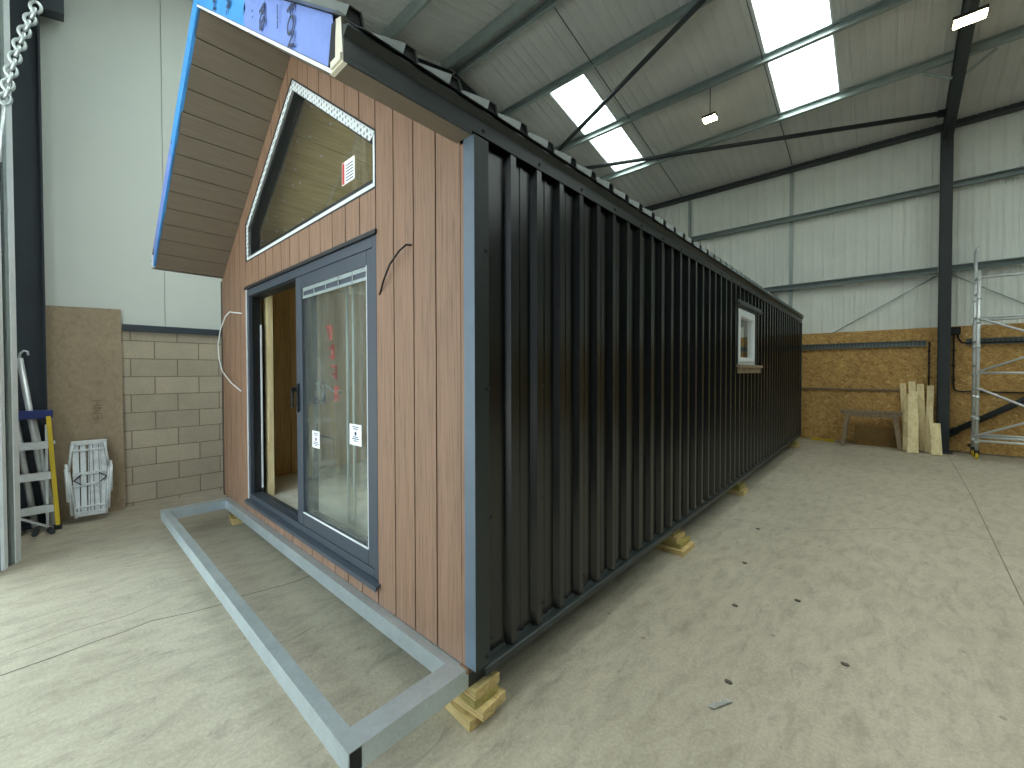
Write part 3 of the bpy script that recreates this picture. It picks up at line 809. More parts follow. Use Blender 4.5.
# roof sheets
def roof_sheet(sx):
    e = CX+sx*2.125; off = .212
    pts = []; y = YT-.045 if sx > 0 else YT+.006; pts.append((y, 0)); y = .655
    while y < YB+.02:
        pts += [(y, 0), (y+.014, .037), (y+.056, .037), (y+.07, 0)] if y > pts[0][0] else []; y += .2175
    pts.append((YB+.06, 0))
    m = MB()
    row = lambda x: [m.bm.verts.new((x, y, zs(x)+off+h*1.22)) for y, h in pts]
    A, P, Q, B = row(e), row(CX+sx*1.7), row(CX+sx*.25), row(CX)
    for i in range(len(A)-1):
        m.bm.faces.new((A[i], A[i+1], P[i+1], P[i])); m.bm.faces.new((Q[i], Q[i+1], B[i+1], B[i]))
        if sx > 0 or not RL[0] < pts[i][0] < RL[1]: m.bm.faces.new((P[i], P[i+1], Q[i+1], Q[i]))
    o = m.build('roof_sheet', M['roof_grey'], cab)
    md = o.modifiers.new('solid', 'SOLIDIFY'); md.thickness = .0025
    y = .655; e2 = e-sx*.012
    while y < YB+.02 and sx > 0:
        f = MB(); f.prism([(e2, y+.004, zs(e2)+off), (e2, y+.016, zs(e2)+off+.042), (e2, y+.054, zs(e2)+off+.042), (e2, y+.067, zs(e2)+off)], (-sx*.03, 0, .021)); y += .2175; f.build('foam_filler', M['black'], o)
    return o
rs = roof_sheet(1); lab(rs, 'dark ribbed roof sheet'); roof_sheet(-1)
m = MB(); m.sheet([(CX-.16, YT-.06, ZA+.255-.16*SL), (CX, YT-.06, ZA+.275), (CX+.16, YT-.06, ZA+.255-.16*SL)], (0, YB-YT+.1, 0)); m.build('ridge_cap', M['black_trim'], cab)

# --- sliding door
door = MB(); y0, y1 = YF+.006, YF+.112
FT = .06
ring2 = lambda m, xa, xb, ya, yb, za, zb_, l, r, bt, tp: (m.box(xa, xa+l, ya, yb, za, zb_), m.box(xb-r, xb, ya, yb, za, zb_), m.box(xa+l, xb-r, ya, yb, za, za+bt), m.box(xa+l, xb-r, ya, yb, zb_-tp, zb_))
ring2(door, DLX+.012, DRX-.012, y0, y1, DB+.01, DT-.012, .05, .045, .05, .065)
do = door.build('sliding_door', M['frame'], cab, .003); lab(do, 'grey sliding patio door, left half open')
m = MB(); ring2(m, -3.43, DRX-.057, y0+.004, y0+.05, DB+.062, DT-.078, .11, .075, .1, .095); m.build('sash', M['frame'], do, .006)
m = MB(); m.box(-3.33, DRX-.13, y0+.022, y0+.027, DB+.155, DT-.165); m.box(-3.33, DRX-.13, y0+.042, y0+.046, DB+.155, DT-.165); m.build('pane', M['glass'], do)
m = MB(); ring2(m, -3.45, DRX-.08, y0+.06, y0+.105, DB+.065, DT-.08, .17, .075, .09, .08); lab(m.build('sash', M['frame_dark'], do), 'dark inner sash slid behind the outer one')
m = MB(); m.box(-3.29, DRX-.15, y0+.08, y0+.085, DB+.15, DT-.155); m.build('pane', M['glass'], do)
# bright edge of the glazing bead
m = MB(); m.box(DRX-.136, DRX-.13, y0+.003, y0+.012, DB+.16, DT-.17); m.box(-3.32, DRX-.13, y0+.003, y0+.012, DB+.158, DB+.166); m.build('glazing_bead', M['white'], do)
# strip with dark slots across the head of the glass
m = MB(); zz = DT-.255
ring2(m, -3.31, DRX-.138, y0+.012, y0+.018, zz, zz+.085, .008, .008, .02, .03)
for k in range(1, 5): xx = -3.31+k*.195; m.box(xx, xx+.012, y0+.012, y0+.018, zz, zz+.085)
lab(m.build('head_strip', M['galv'], do), 'pale strip of dark slots across the head of the glass')
m = MB(); m.box(-3.3, DRX-.145, y0+.0185, y0+.0195, zz+.015, zz+.06); m.build('head_slots', M['frame'], do)
# handle and D pull
m = MB(); m.box(-3.40, -3.37, y0-.012, y0+.004, 1.34, 1.56); m.box(-3.395, -3.375, y0-.05, y0-.012, 1.5, 1.53); m.box(-3.395, -3.375, y0-.05, y0-.035, 1.38, 1.53); lab(m.build('handle', M['black'], do, .004), 'black door handle')
m = MB(); m.tube([(-3.28, y0+.1, 1.42), (-3.17, y0+.1, 1.42), (-3.15, y0+.1, 1.44), (-3.15, y0+.1, 1.54), (-3.17, y0+.1, 1.56), (-3.28, y0+.1, 1.56)], .012, 8); lab(m.build('handle', M['black'], do), 'black D shaped pull seen through the glass')
# threshold, sill
m = MB(); m.box(DLX+.06, DRX-.06, y0+.02, y1+.02, DB+.01, DB+.05); m.box(DLX+.06, DRX-.06, y0+.055, y0+.06, DB+.05, DB+.068); m.build('threshold', M['frame'], do)
m = MB(); m.prism([(DLX-.005, YF+.02, DB+.008), (DLX-.005, YF-.03, DB-.004), (DLX-.005, YF-.034, DB-.03), (DLX-.005, YF-.028, DB-.03), (DLX-.005, YF-.022, DB-.014), (DLX-.005, YF+.02, DB-.004)], (DRX-DLX+.03, 0, 0)); lab(m.build('door_sill', M['frame'], do), 'grey projecting metal sill')
m = MB(); m.box(DLX-.012, DRX+.01, YF-.012, YF+.03, DT-.012, DT+.012); m.build('head_drip', M['frame_dark'], do)
m = MB(); m.box(DLX, DLX+.012, YF+.0, YF+.03, DB, DT-.01); m.build('jamb_bead', M['white'], do)
m = MB(); m.box(DRX-.012, DRX-.001, YF+.004, YF+.03, DB, DT-.01); m.build('shadow_gap', M['frame_dark'], do)
m = MB(); m.box(DLX+.07, DLX+.083, y1-.012, y1-.0, DB+.1, DT-.35); m.build('jamb_seal', M['white'], do)
m = MB(); m.box(DLX+.062, DLX+.068, y0+.03, y1-.01, DB+.06, DT-.07); m.box(DLX+.06, -3.45, y0+.03, y1+.02, DT-.085, DT-.078); m.build('jamb_lining', M['frame_dark'], do)
# paper labels on the glass
def label_part(xa, xb, za, zb_, y, name='paper_label', red=False):
    m = MB(); m.box(xa, xb, y, y+.0015, za, zb_); o = m.build(name, M['paper'], None) if False else None
    m2 = MB(); m2.box(xa, xb, y, y+.0015, za, zb_); return m2
m = label_part(-3.175, -3.05, 1.09, 1.215, y0+.018); do_l = m.build('paper_label', M['paper'], do); lab(do_l, 'small white paper label low on the glass, left')
m = label_part(-2.59, -2.435, 1.18, 1.315, y0+.018); do_l = m.build('paper_label', M['paper'], do); lab(do_l, 'small white paper label low on the glass, right')
m = MB()
for (xc, zc) in ((-3.11, 1.15), (-2.51, 1.25)):
    m.disc((xc, y0+.0178, zc+.005), (0, -1, 0), .014, .0006, 12)
    for k, (dz, wd) in enumerate(((.045, .08), (.032, .06), (-.02, .07), (-.032, .09), (-.045, .05))): m.box(xc-wd/2, xc+wd/2, y0+.0172, y0+.0179, zc+dz, zc+dz+.006)
m.build('label_print', M['ink'], do)
# four stacked red marks
m = MB(); random.seed(3)
for q, zc in enumerate((1.94, 1.80, 1.65, 1.50)):
    for k in range(5):
        a = -3.03+.03*q+random.uniform(-.03, .03); b = zc+random.uniform(-.05, .04); 
        m.box(a, a+random.uniform(.03, .07), y0+.0785, y0+.0795, b, b+.014)
    for k in range(3):
        a = -3.01+.03*q+random.uniform(-.03, .04); m.box(a, a+.014, y0+.0785, y0+.0795, zc-.06, zc+.05)
lab(m.build('red_print', M['red'], do), 'four blurred red printed marks stacked behind the glass')

# --- gable window
def offs(d):   # inset outline of the gable window
    s = .855/1.2; k = math.hypot(1, s)
    L, R, B = WLX+d, WRX-d, WB+d
    tp = lambda x: wtop(x)-d*k
    return [(L, B), (R, B), (R, tp(R)), (WAX, tp(WAX)), (L, tp(L))]
def frame_ring(m, d0, d1, ya, yb):
    A, B = offs(d0), offs(d1); n = 5
    for i in range(n):
        j = (i+1) % n
        m.prism([(A[i][0], ya, A[i][1]), (A[j][0], ya, A[j][1]), (B[j][0], ya, B[j][1]), (B[i][0], ya, B[i][1])], (0, yb-ya, 0))
m = MB(); frame_ring(m, 0.0, .03, YF+.004, YF+.06); gw = m.build('gable_window', M['white'], cab); lab(gw, 'five sided gable window with white edge under the roof peak')
m = MB(); frame_ring(m, .012, .075, YF+.03, YF+.1); m.build('frame', M['frame_dark'], gw)
m = MB(); P = offs(.06); m.prism([(x, YF+.062, z) for x, z in P], (0, .006, 0)); m.build('pane', M['glass_plain'], gw)
m = MB(); A, B = offs(.006), offs(.062)
for i, j in ((2, 3), (3, 4), (4, 0)):
    m.prism([(A[i][0], YF+.001, A[i][1]), (A[j][0], YF+.001, A[j][1]), (B[j][0], YF+.001, B[j][1]), (B[i][0], YF+.001, B[i][1])], (0, .003, 0))
lab(m.build('perforated_strip', M['perf'], gw), 'pale perforated strip along the sloping edges')
m = MB(); frame_ring(m, -.012, 0.0, YF-.002, YF+.02); m.build('edge_gasket', M['frame_dark'], gw)
m = MB(); m.prism([(-2.735, YF+.058, 2.905), (-2.56, YF+.058, 2.905), (-2.56, YF+.058, 3.055), (-2.735, YF+.058, 3.055)], (0, .002, 0)); lab(m.build('paper_label', M['paper'], gw), 'white and red printed label on the glass')
m = MB(); m.box(-2.73, -2.70, YF+.057, YF+.058, 2.91, 3.05); m.build('red_print', M['red'], gw)
m = MB()
for k in range(6): m.box(-2.68, -2.58, YF+.057, YF+.058, 2.92+k*.02, 2.926+k*.02)
m.build('label_print', M['ink'], gw)

# --- inside of the cabin
m = MB(); m.box(XLE+.12, -1.55, YF+.12, YB-.05, .29, .41); m.build('cabin_floor', M['cabfloor'], cab)
m = MB()
x = YF+.12; LX = XLE+.13
while x < 3.3:
    m.box(LX, LX+.016, x, x+.176, .41, zs(LX+.2)+.05)
    x += .182
lab(m.build('wall_lining', M['lining'], cab), 'brown vertical board lining inside the cabin')
m = MB(); x = YF+.12
while x < 9:
    if not 5.5 < x < 6.75: m.box(-1.556, -1.54, x, x+.176, .41, zs(-1.6)+.02)
    x += .182
m.build('wall_lining', M['lining'], cab)
for sx in (1, -1):
    m = MB(); L = 1.95*math.hypot(1, SL); u = V((-sx, 0, SL)).normalized(); base = V((CX+sx*1.95, 0, zs(CX+sx*1.95)-.03)); s = 0; yl = 9.2 if sx > 0 else RL[0]
    while s < L:
        a = base+u*s; b = base+u*min(s+.36, L); m.prism([(a.x, YF+.11, a.z), (b.x, YF+.11, b.z), (b.x, yl, b.z), (a.x, yl, a.z)], (0, 0, .012)); s += .366
    cl = m.build('ceiling_lining', M['ceil_in'], cab)
    g = MB(); a = base+u*0; b = base+u*L; g.prism([(a.x, YF+.11, a.z+.014), (b.x, YF+.11, b.z+.014), (b.x, yl, b.z+.014), (a.x, yl, a.z+.014)], (0, 0, .006)); g.build('ceiling_backing', M['groove'], cl)
    if sx == -1: ceil_left = cl
# pale discs on the ceiling lining
wm = MB(); wm.disc((0, 0, 0), V((.576, 0, -.817)), .011, .004, 12); bmesh.ops.recalc_face_normals(wm.bm, faces=wm.bm.faces)
wmesh = bpy.data.meshes.new('pale_disc'); wm.bm.to_mesh(wmesh); wm.bm.free(); wmesh.materials.append(M['paper'])
for x, y in ((-3.66, 1.5), (-3.72, 1.69), (-3.87, 1.57), (-3.94, 1.49), (-3.98, 1.72), (-4.18, 1.45), (-4.16, 1.55), (-4.3, 1.58), (-4.26, 1.63), (-4.46, 1.55), (-4.69, 1.47), (-4.63, 1.53), (-4.59, 1.78), (-4.49, 1.85), (-4.34, 2.01), (-4.91, 1.49), (-4.78, 1.59), (-4.74, 1.66), (-3.99, 2.26), (-3.71, 2.1)):
    o = bpy.data.objects.new('pale_disc', wmesh); COL.objects.link(o); o.parent = ceil_left; o.location = V((x, y, zs(x)-.033))-wloc(ceil_left)
# pale stud just inside the open door, loose white wiring
m = MB(); m.box(-4.72, -4.56, 1.42, 1.47, .41, 2.5); lab(m.build('stud', M['pine'], cab), 'pale timber stud inside the open door')
m = MB(); m.tube([(LX+.03, 2.05, 1.55), (LX+.1, 2.15, 1.56), (LX+.12, 2.3, 1.48), (LX+.14, 2.4, 1.4), (LX+.1, 2.5, 1.38)], .012, 8); m.tube([(LX+.03, 2.05, 1.55), (LX+.12, 2.2, 1.53), (LX+.13, 2.25, 1.38), (LX+.1, 2.27, 1.25)], .012, 8); lab(m.build('cable', M['white'], cab), 'loose white cable on the inside wall')
m = MB(); m.tube([(LX+.03, 2.05, .92), (LX+.08, 2.2, .86), (LX+.1, 2.42, .78)], .009, 8); m.build('cable', M['conduit'], cab)
m = MB(); m.tube([(-3.25, 1.6, .42), (-3.25, 1.6, 2.6)], .012, 8); lab(m.build('conduit', M['white'], cab), 'thin white upright tube inside the door')  # thin white upright tubes behind the glass
m = MB(); m.tube([(-3.15, 1.6, .42), (-3.15, 1.6, 2.6)], .012, 8); lab(m.build('conduit', M['white'], cab), 'thin white upright tube inside the door')
# cables hanging out of the front boards
m = MB(); m.tube([(-1.848, YF+.01, 2.315), (-1.85, YF-.03, 2.31), (-1.9, YF-.04, 2.285), (-2.0, YF-.035, 2.233), (-2.09, YF-.02, 2.16), (-2.165, YF+.0, 2.095)], .0052, 8); lab(m.build('cable', M['black'], cab), 'short black cable poking out of the boards beside the door')
m = MB(); pts = [(-4.77, YF-.004, 2.238), (-4.9, YF-.03, 2.255), (-5.0, YF-.05, 2.27), (-5.12, YF-.06, 2.23), (-5.3, YF-.06, 2.12), (-5.42, YF-.06, 1.95), (-5.43, YF-.05, 1.8), (-5.35, YF-.04, 1.66), (-5.1, YF-.02, 1.54), (-4.82, YF-.004, 1.46)]
m.tube(pts, .006, 8); lab(m.build('cable', M['white'], cab), 'white cable looping out of the boards left of the door')
m = MB(); m.box(XLE-.045, XLE-.01, YF+.02, YF+.07, .33, .42); m.box(XLE-.06, XLE-.01, YF+.015, YF+.075, .405, .42); lab(m.build('end_cap', M['bluecap'], cab), 'small blue plastic cap at the far front corner')

# ------------------------------------------------------------------ timber blocks under the chassis
def block(c, sz, rz, mat, label, group=None):
    m = MB(); sx, sy, szz = sz
    m.box(-sx/2, sx/2, -sy/2, sy/2, 0, szz); o = m.build('timber_block', mat, None, .003)
    o.location = c; o.rotation_euler = (0, 0, rz); return tag(o, label, 'timber block', group)
R = math.radians
G1 = 'timber blocks under the near corner'
block((-1.535, 1.335, 0), (.30, .155, .049), R(-4), M['pine_x'], 'pale timber block lying on the floor, lowest under the near corner', G1)
block((-1.50, 1.36, .0495), (.30, .165, .049), R(4), M['pine_x'], 'pale timber block second from the floor under the near corner', G1)
block((-1.515, 1.345, .099), (.28, .15, .041), R(-2), M['greenpine'], 'greenish timber block third from the floor under the near corner', G1)
block((-1.52, 1.347, .1405), (.285, .165, .047), R(1), M['pine_x'], 'pale timber block topmost under the near corner, against the steel frame', G1)
def stack(x, y, dx, G, where, n=4):
    hh = .188/n
    names = ['lowest', 'second from the floor', 'third from the floor', 'topmost'] if n == 4 else ['lowest', 'middle', 'topmost']
    for k in range(n):
        s = .30-.035*k
        block((x-.02*k, y+random.uniform(-.015, .015), k*hh), (s+dx, s-.02, hh-.0005), R(random.uniform(-5, 5)), M['pine_x'] if k % 2 == 0 else M['greenpine'], 'sawn timber block, %s of the stack %s' % (names[k], where), G)
random.seed(11)
stack(-1.47, 3.86, .02, 'timber blocks in the second stack', 'midway under the black side', 4)
stack(-1.52, 6.2, .0, 'timber blocks in the third stack', 'below the small side window', 3)
stack(-1.52, 10.8, .0, 'timber blocks in the far stack', 'under the far end of the black side', 3)
stack(-5.3, 1.42, -.08, 'timber blocks in the far front stack', 'behind the far end of the deck frame', 3)

# ------------------------------------------------------------------ left side props
# tall fibreboard sheet leaning on the wall
m = MB(); m.prism([(-6.79, -.06, 0), (-6.79, .548, 0), (-6.845, .542, 2.41), (-6.845, -.06, 2.39)], (-.02, 0, 0))
o = m.build('fibreboard_sheet', M['fibre'], loc=(-6.8, .25, 0)); tag(o, 'tall brown fibreboard sheet leaning on the block wall', 'board')
R3 = Matrix(((0, 0, 1, 0), (1, 0, 0, 0), (0, 1, 0, 0), (0, 0, 0, 1)))   # text x->+y, y->+z, normal ->+x
text_mesh('stamp', 'ENH', .12, plain('faded_stamp', (138, 120, 98), .9), o, Matrix.Translation(V((-6.8015, .33, 1.22))) @ R3 @ Matrix.Rotation(R(90), 4, 'Z') @ Matrix.Scale(1, 4))

# folding platform (white slatted, folded flat)
fp = thing('folding_bench', 'folded white slatted work platform leaning on the brown board', 'folding bench', (-6.5, .25, 0))
def F(u, z, d=0): return V((-6.52-.19*z/.92+d, .25+(u-.25)*.86, z))     # leaning plane
def fbar(a, b, w, h, name, mat): m = MB(); m.bar(a, b, w, h, (1, 0, 0)); return m.build(name, mat, fp, .003)
m = MB()
for k in range(5):
    u0 = .11+.062*k; m.bar(F(u0+.02, .1), F(u0+.03 if k > 2 else u0+.01+.012*k, .88), .05, .012, (1, 0, 0))
m.build('slat_panel', M['alu_white'], fp)
for (a, b, w) in (((.085, .86), (.395, .86), .05), ((.10, .10), (.40, .09), .05), ((.09, .52), (.40, .53), .035), ((.09, .40), (.40, .41), .025), ((.09, .78), (.39, .78), .02), ((.1, .17), (.39, .165), .018)):
    m = MB(); m.bar(F(a[0], a[1], .02), F(b[0], b[1], .02), .02, w, (0, 0, 1)); m.build('cross_rail', M['alu_white'], fp, .003)
for (a, b) in (((.095, .86), (.055, .56)), ((.055, .56), (.115, .06)), ((.385, .86), (.425, .58)), ((.425, .58), (.385, .06))):
    m = MB(); m.tube([F(a[0], a[1], .02), F(b[0], b[1], .02)], .014, 8); m.build('side_rail', M['alu_white'], fp)
for (a, b) in (((.035, .65), (.08, .10)), ((.03, .60), (.045, .25)), ((.445, .64), (.41, .12)), ((.45, .6), (.44, .3))):
    m = MB(); m.tube([F(a[0], a[1], .045), F(b[0], b[1], .045)], .012, 8); m.build('leg', M['alu_white'], fp)
m = MB()
for (a, b) in (((.10, .46), (.17, .52)), ((.10, .46), (.17, .41)), ((.40, .47), (.33, .52)), ((.40, .47), (.33, .41))): m.bar(F(a[0], a[1], .03), F(b[0], b[1], .03), .01, .012, (1, 0, 0))
m.build('hinge_strut', M['darksteel'], fp)
m = MB()
for u in (.155, .217, .245, .28, .335): m.bar(F(u, .1, .008), F(u, .86, .008), .004, .008, (1, 0, 0))
m.build('slat_gap', M['darksteel'], fp)

# step ladder: yellow fibreglass stile, blue cap, aluminium treads
sl = thing('step_ladder', 'yellow step ladder with blue top and metal treads', 'step ladder', (-6.2, -.15, 0))
def S(u, z, d=0):
    z = z*1.235-.29 if z < .3 else 1.65+(z-1.65)*1.07
    return V((-6.46-.1*(z/1.25)+d*.6, u*1.07, max(z, .0)))
m = MB(); m.bar(S(.0, .27), S(-.05, 1.22), .05, .035, (0, 1, 0)); m.build('stile', M['yellow'], sl, .004)
m = MB(); m.bar(S(-.40, .27), S(-.33, 1.22), .05, .035, (0, 1, 0)); m.build('stile', M['yellow'], sl, .004)
m = MB(); m.bar(S(-.36, 1.24, -.06), S(-.02, 1.24, -.06), .09, .085, (0, 0, 1)); lab(m.build('top_cap', M['bluecap'], sl, .008), 'blue plastic top')
for z in (.96, .66, .34):
    m = MB(); m.bar(S(-.37, z, -.03), S(-.02+.012, z, -.03), .05, .03, (0, 0, 1)); m.bar(S(-.37, z-.03, .01), S(-.02, z-.03, .01), .006, .05, (0, 0, 1)); m.build('tread', M['alu'], sl)
m = MB(); m.bar(S(-.37, .36, .02), S(-.0, .22, .02), .02, .02); m.build('tread_brace', M['alu'], sl)
for u in (-.36, -.07):
    m = MB(); m.bar((-6.545, u*1.07, 0), (-6.59, u*1.0, 1.1), .025, .02, (0, 1, 0)); m.build('rear_leg', M['alu'], sl)
for u in (0, -.4):
    m = MB(); p = S(u, .27); m.box(p.x-.03, p.x+.03, p.y-.03, p.y+.03, 0, .05); m.build('foot', M['conduit'], sl, .004)

# aluminium poles leaning in the corner behind the ladder
PG = 'metal poles leaning behind the step ladder'
for i, (a, b, l) in enumerate((((-6.6, -.05, .03), (-6.655, -.245, 1.80), 'long metal pole with a hooked top behind the step ladder'),
                               ((-6.61, -.16, .03), (-6.66, -.31, 1.45), 'metal pole beside the hooked one behind the step ladder'),
                               ((-6.59, -.02, .03), (-6.66, -.17, 1.22), 'short metal pole lowest on the right behind the step ladder'))):
    m = MB(); m.tube([a, b], .026, 12)
    o = m.build('metal_pole', M['alu'], loc=a); tag(o, l, 'pole', PG)
    if i == 0:
        m = MB(); b = V(b); m.tube([b, b+V((0, .005, .05)), b+V((0, .03, .08)), b+V((0, .055, .07)), b+V((0, .06, .03))], .01, 8); m.build('hook', M['alu'], o)

# loose offcuts on the floor beneath the ladder
random.seed(4)
for i, l in enumerate(('dark pipe offcut on the floor behind the step ladder', 'dark pipe offcut on the floor under the lowest tread', 'dark pipe offcut on the floor beside the folded platform')):
    m = MB(); a = V((-6.36+.04*i, -.28+.12*i, .025)); b = a+V((-.14, .04-.03*i, 0)); m.tube([a, b], .024, 10); tag(m.build('pipe_offcut', M['darksteel'], loc=a), l, 'pipe', 'pipe offcuts under the step ladder')

# roller door guide channel and hand chain at the left edge
gx, gy = -5.56, -.275
t = thing('roller_door_guide', 'tall galvanised roller door guide at the left edge', 'door guide', (gx, gy, 0))
def gp(t, o=0): return V((-5.44-.19*t-.4*o, -.305+.085*t+.9*o, 0))
def upright(a, b, d, name, mat, o=0):
    m = MB(); p, q = gp(a, o), gp(b, o); n = V((-.42, -.9, 0))*d
    m.prism([p, q, q+n, p+n], (0, 0, 5.4)); return m.build(name, mat, t)
lab(upright(-.6, 1.0, .05, 'post', M['darksteel'], -.035), 'dark green grey post')
upright(.0, .22, .03, 'inner_lip', M['white']); upright(.52, .7, .03, 'outer_lip', M['galv'], -.01); upright(.68, 1.0, .03, 'outer_lip', M['white'])

ch = MB(); p0, p1 = V((-5.15, -.235, 3.80)), V((-5.15, -.065, 4.62)); d = (p1-p0); dn = d.normalized(); L = d.length
n = 15
for i in range(n):
    c = p0+d*(i/(n-1)); c += V((0, .03*math.sin(math.pi*i/(n-1))*-.6, 0))
    side_v = dn.cross(V((1, 0, 0))).normalized() if i % 2 == 0 else V((.94, .34, 0)).normalized()
    side_v = (side_v-dn*side_v.dot(dn)).normalized()
    ch.torus(c, dn, side_v, .044, .03, .011)
ch = tag(ch.build('hoist_chain', M['chain'], loc=p0), 'galvanised link chain hanging at the top left corner', 'chain')
m = MB(); m.tube([(-5.15, -.237, 3.78), (-5.15, -.265, 3.3)], .012, 8); m.build('hook_rod', M['chain'], ch)

# ------------------------------------------------------------------ right side props
# trestle
tr = thing('trestle', 'weathered wooden trestle against the brown board', 'trestle', (-.22, 11.85, 0)); T0 = len(bpy.data.objects)
m = MB(); m.box(-.72, .26, 11.74, 11.83, .70, .775); m.build('top_beam', M['oldwood'], tr, .004)
m = MB(); m.box(-.74, .28, 11.86, 11.93, .725, .79); m.build('top_beam', M['oldwood'], tr, .004)
m = MB(); m.box(-.6, .2, 11.72, 11.74, .66, .70); m.build('side_rail', M['oldwood'], tr)
for (x, dx) in ((-.6, -.09), (.16, .09)):
    for (y, dy) in ((11.76, -.08), (11.9, .08)):
        m = MB(); m.bar((x+dx, y+dy, 0), (x, y, .72), .075, .05, (0, 1, 0)); m.build('leg', M['oldwood'], tr, .003)
m = MB(); m.prism([(-.5, 12.05, 0), (.22, 12.05, 0), (.22, 12.18, .42), (-.5, 12.18, .42)], (0, .018, .004)); tag(m.build('board_offcut', M['oldosb'], loc=(-.1, 12.05, 0)), 'darker board offcut leaning on the wall behind the trestle', 'board')

# leaning planks
PL = 'pale sawn planks leaning by the column'
def plank(b, t, w, th, label, taper=0):
    b, t = V(b), V(t); d = (t-b).normalized(); r = d.cross(V((0, 1, 0))).normalized(); r = V((abs(r.x), r.y*(1 if r.x > 0 else -1), r.z*(1 if r.x > 0 else -1)))
    nn = r.cross(d).normalized()
    m = MB(); pts = [b-r*w/2, b+r*w/2, t+r*(w/2-taper), t-r*(w/2-taper)]
    m.prism(pts, -nn*th if nn.y < 0 else nn*th)
    zmin = min(v.co.z for v in m.bm.verts)
    for v in m.bm.verts: v.co.z -= zmin
    o = m.build('plank', M['pine'], loc=b); return tag(o, label, 'plank', PL)
plank((.36, 12.0, 0), (.285, 12.2, 1.38), .10, .03, 'leftmost brownish plank standing back against the wall')
plank((.315, 11.74, 0), (.345, 12.03, 1.16), .07, .03, 'narrow plank leaning right, left of the brightest plank')
plank((.45, 11.78, 0), (.425, 12.14, 1.42), .11, .03, 'tallest plank, behind the brightest plank')
plank((.43, 11.48, 0), (.44, 11.93, 1.22), .17, .03, 'brightest broad plank standing in front', .018)
plank((.60, 11.86, 0), (.55, 12.14, 1.37), .11, .03, 'plank behind and right of the brightest plank')
plank((.665, 11.80, 0), (.70, 12.08, 1.34), .10, .03, 'plank leaning right beside the dark column')
plank((.70, 11.63, 0), (.70, 11.86, .78), .06, .03, 'narrow plank standing behind the shortest plank')
plank((.765, 11.46, 0), (.745, 11.68, .60), .15, .03, 'shortest plank in front beside the column foot')
m = MB(); m.box(-1.08, -.86, YE-.16, YE-.11, .0, .055); m.box(-1.3, -1.1, YE-.14, YE-.1, .0, .05)
tag(m.build('spirit_level', M['yellow'], loc=(-1, YE-.13, 0)), 'small yellow tool lying at the foot of the brown board', 'tool')

# aluminium scaffold tower
sc = thing('scaffold_tower', 'aluminium scaffold tower on yellow castors at the right edge', 'scaffold', (1.27, 11.55, 0))
X0, X1, Y0, Y1 = 1.28, 3.1, 11.5, 11.93
for x in (X0, X1):
    for y in (Y0, Y1):
        m = MB(); m.tube([(x, y, .16), (x, y, 3.5 if y == Y0 else 3.95)], .027, 12); p = m.build('post', M['alu'], sc)
        m = MB()
        for z in (.32, .75, 1.15, 1.6, 2.1, 2.55, 3.0, 3.35): m.tube([(x, y, z-.025), (x, y, z+.025)], .034, 10)
        m.build('collar', M['alu'], p)
        if y == Y1: m = MB(); m.tube([(x, y, 3.95), (x, y, 4.02), (x+.05, y, 4.03)], .012, 8); m.build('spigot', M['alu'], p)
        c = MB(); c.tube([(x-.02, y-.01, .055), (x+.02, y-.01, .055)], .055, 16); lab(c.build('castor', M['yellow'], sc), 'yellow castor wheel')
        c = MB(); c.box(x-.03, x-.023, y-.03, y+.03, .05, .15); c.box(x+.023, x+.03, y-.03, y+.03, .05, .15); c.box(x-.03, x+.03, y-.03, y+.03, .13, .17); c.box(x-.075, x-.03, y-.03, y, .17, .23); c.build('castor_fork', M['conduit'], sc)
    for z in (.42, .85, 1.3, 1.75, 2.2, 2.65, 3.1, 3.4):
        m = MB(); m.tube([(x, Y0, z), (x, Y1, z)], .02, 10); m.build('rung', M['alu'], sc)
for (y, z) in ((Y0, 3.37), (Y0, 2.63), (Y0, 1.61), (Y0, .42), (Y0-.03, .35), (Y1, 2.62), (Y1, .42)):
    m = MB(); m.tube([(X0, y, z), (X1, y, z)], .022, 10); m.build('ledger', M['alu'], sc)
for (y, za, zb_) in ((Y0-.04, 2.62, 1.7), (Y0-.04, 1.63, 2.5), (Y0-.04, 1.33, .3), (Y0-.04, .45, 1.35)):
    m = MB(); m.tube([(X0, y, za), (X1, y, zb_)], .02, 10); m.build('diagonal', M['alu'], sc)

# litter on the floor
m = MB(); 
for k in range(3): m.prism([(-.63+.02*k, 2.13+.035*k, .003), (-.60+.015*k, 2.12+.035*k, .012), (-.585+.02*k, 2.165+.035*k, .006), (-.615+.02*k, 2.175+.035*k, .003)], (0, 0, .002))
tag(m.build('foil_scrap', M['foil'], loc=(-.6, 2.15, 0)), 'crumpled foil scrap on the floor right of the cabin', 'scrap')
for x, y, l in ((-.151, 2.951, 'small dark lump of dirt on the open floor furthest right of the foil scrap'), (-.767, 3.182, 'tiny dark chip on the floor nearest the second block stack'), (-.60, 2.37, 'tiny dark chip on the floor just behind the foil scrap'),
                (-.88, 3.95, 'tiny dark chip on the floor beyond the second block stack'), (-.97, 4.9, 'tiny dark chip on the floor level with the third block stack'), (-.45, 3.55, 'tiny dark chip on the open floor midway between the cabin and the saw cut')):
    m = MB(); r = .013; m.prism([(x+r*math.cos(a)*1.5, y+r*math.sin(a), 0) for a in (0, .9, 2.1, 3.0, 4.2, 5.3)], (0, 0, .008)); tag(m.build('floor_chip', M['crack'], loc=(x, y, 0)), l, 'debris')

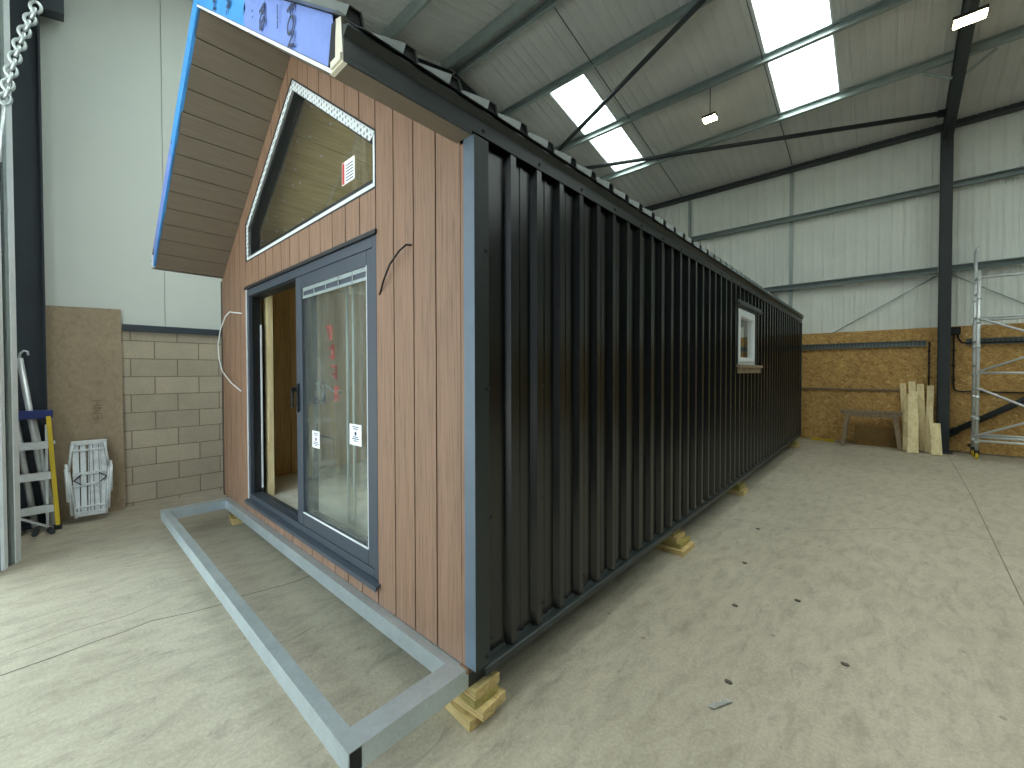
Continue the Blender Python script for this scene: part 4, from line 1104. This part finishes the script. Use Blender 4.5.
# ------------------------------------------------------------------ daylight
wd = bpy.data.worlds.new('overcast'); SC.world = wd; wd.use_nodes = True; nt = wd.node_tree; nt.nodes.clear()
out = nt.nodes.new('ShaderNodeOutputWorld'); bg = nt.nodes.new('ShaderNodeBackground')
tc = nt.nodes.new('ShaderNodeTexCoord'); sp = nt.nodes.new('ShaderNodeSeparateXYZ'); nt.links.new(tc.outputs['Generated'], sp.inputs[0])
r = ramp(nt, sp.outputs[2], [(0, (.097, .113, .127, 1)), (.4, (.136, .156, .176, 1)), (.7, (.32, .44, .45, 1)), (1, (1, 1.04, 1.05, 1))])
nt.links.new(r, bg.inputs[0]); bg.inputs[1].default_value = 15.6
nt.links.new(bg.outputs[0], out.inputs[0])

def portal(name, c, rot, sx, sy):
    L = bpy.data.lights.new(name, 'AREA'); L.shape = 'RECTANGLE'; L.size = sx; L.size_y = sy
    L.cycles.is_portal = True
    o = bpy.data.objects.new(name, L); COL.objects.link(o); o.location = c; o.rotation_euler = rot
    return o
portal('door_daylight', ((DX0+DX1)/2, YN-.15, DZ/2), (R(90), 0, 0), DX1-DX0, DZ)
for S_, (ya, yb), s in ((XS, YS, -1), (XN, YS2, 1)):
    for a, b in S_:
        yc = (ya+yb)/2
        portal('rooflight_daylight', ((a+b)/2, yc, zr(yc)+.2), (math.atan(MR)*s, 0, 0), b-a, (yb-ya)*1.03)

# ------------------------------------------------------------------ camera
Fp, pitch, roll, th = 412.8, math.atan2(6.8, 412.8), .002, math.atan2(373, math.hypot(412.8, 6.8))
fw = V((-math.sin(th), math.cos(th), 0)); rt0 = V((math.cos(th), math.sin(th), 0))
f3 = fw*math.cos(pitch)+V((0, 0, -math.sin(pitch))); up0 = V((0, 0, math.cos(pitch)))+fw*math.sin(pitch)
rt = rt0*math.cos(roll)-up0*math.sin(roll); up = up0*math.cos(roll)+rt0*math.sin(roll)
cam = bpy.data.cameras.new('camera'); co = bpy.data.objects.new('camera', cam); COL.objects.link(co)
mt = Matrix((rt, up, -f3)).transposed().to_4x4(); mt.translation = V((0, 0, H)); co.matrix_world = mt
cam.sensor_width = 36; cam.lens = Fp/1024*36; cam.shift_y = -5.5/1024; cam.clip_start = .02; cam.clip_end = 300
SC.camera = co
vs = SC.view_settings; vs.view_transform = 'Standard'; vs.look = 'None'; vs.gamma = 1; vs.exposure = .07; vs.use_curve_mapping = False
SC.cycles.max_bounces = 10; SC.cycles.diffuse_bounces = 6; SC.cycles.transparent_max_bounces = 16
SC.cycles.use_denoising = True; SC.cycles.sample_clamp_indirect = 8
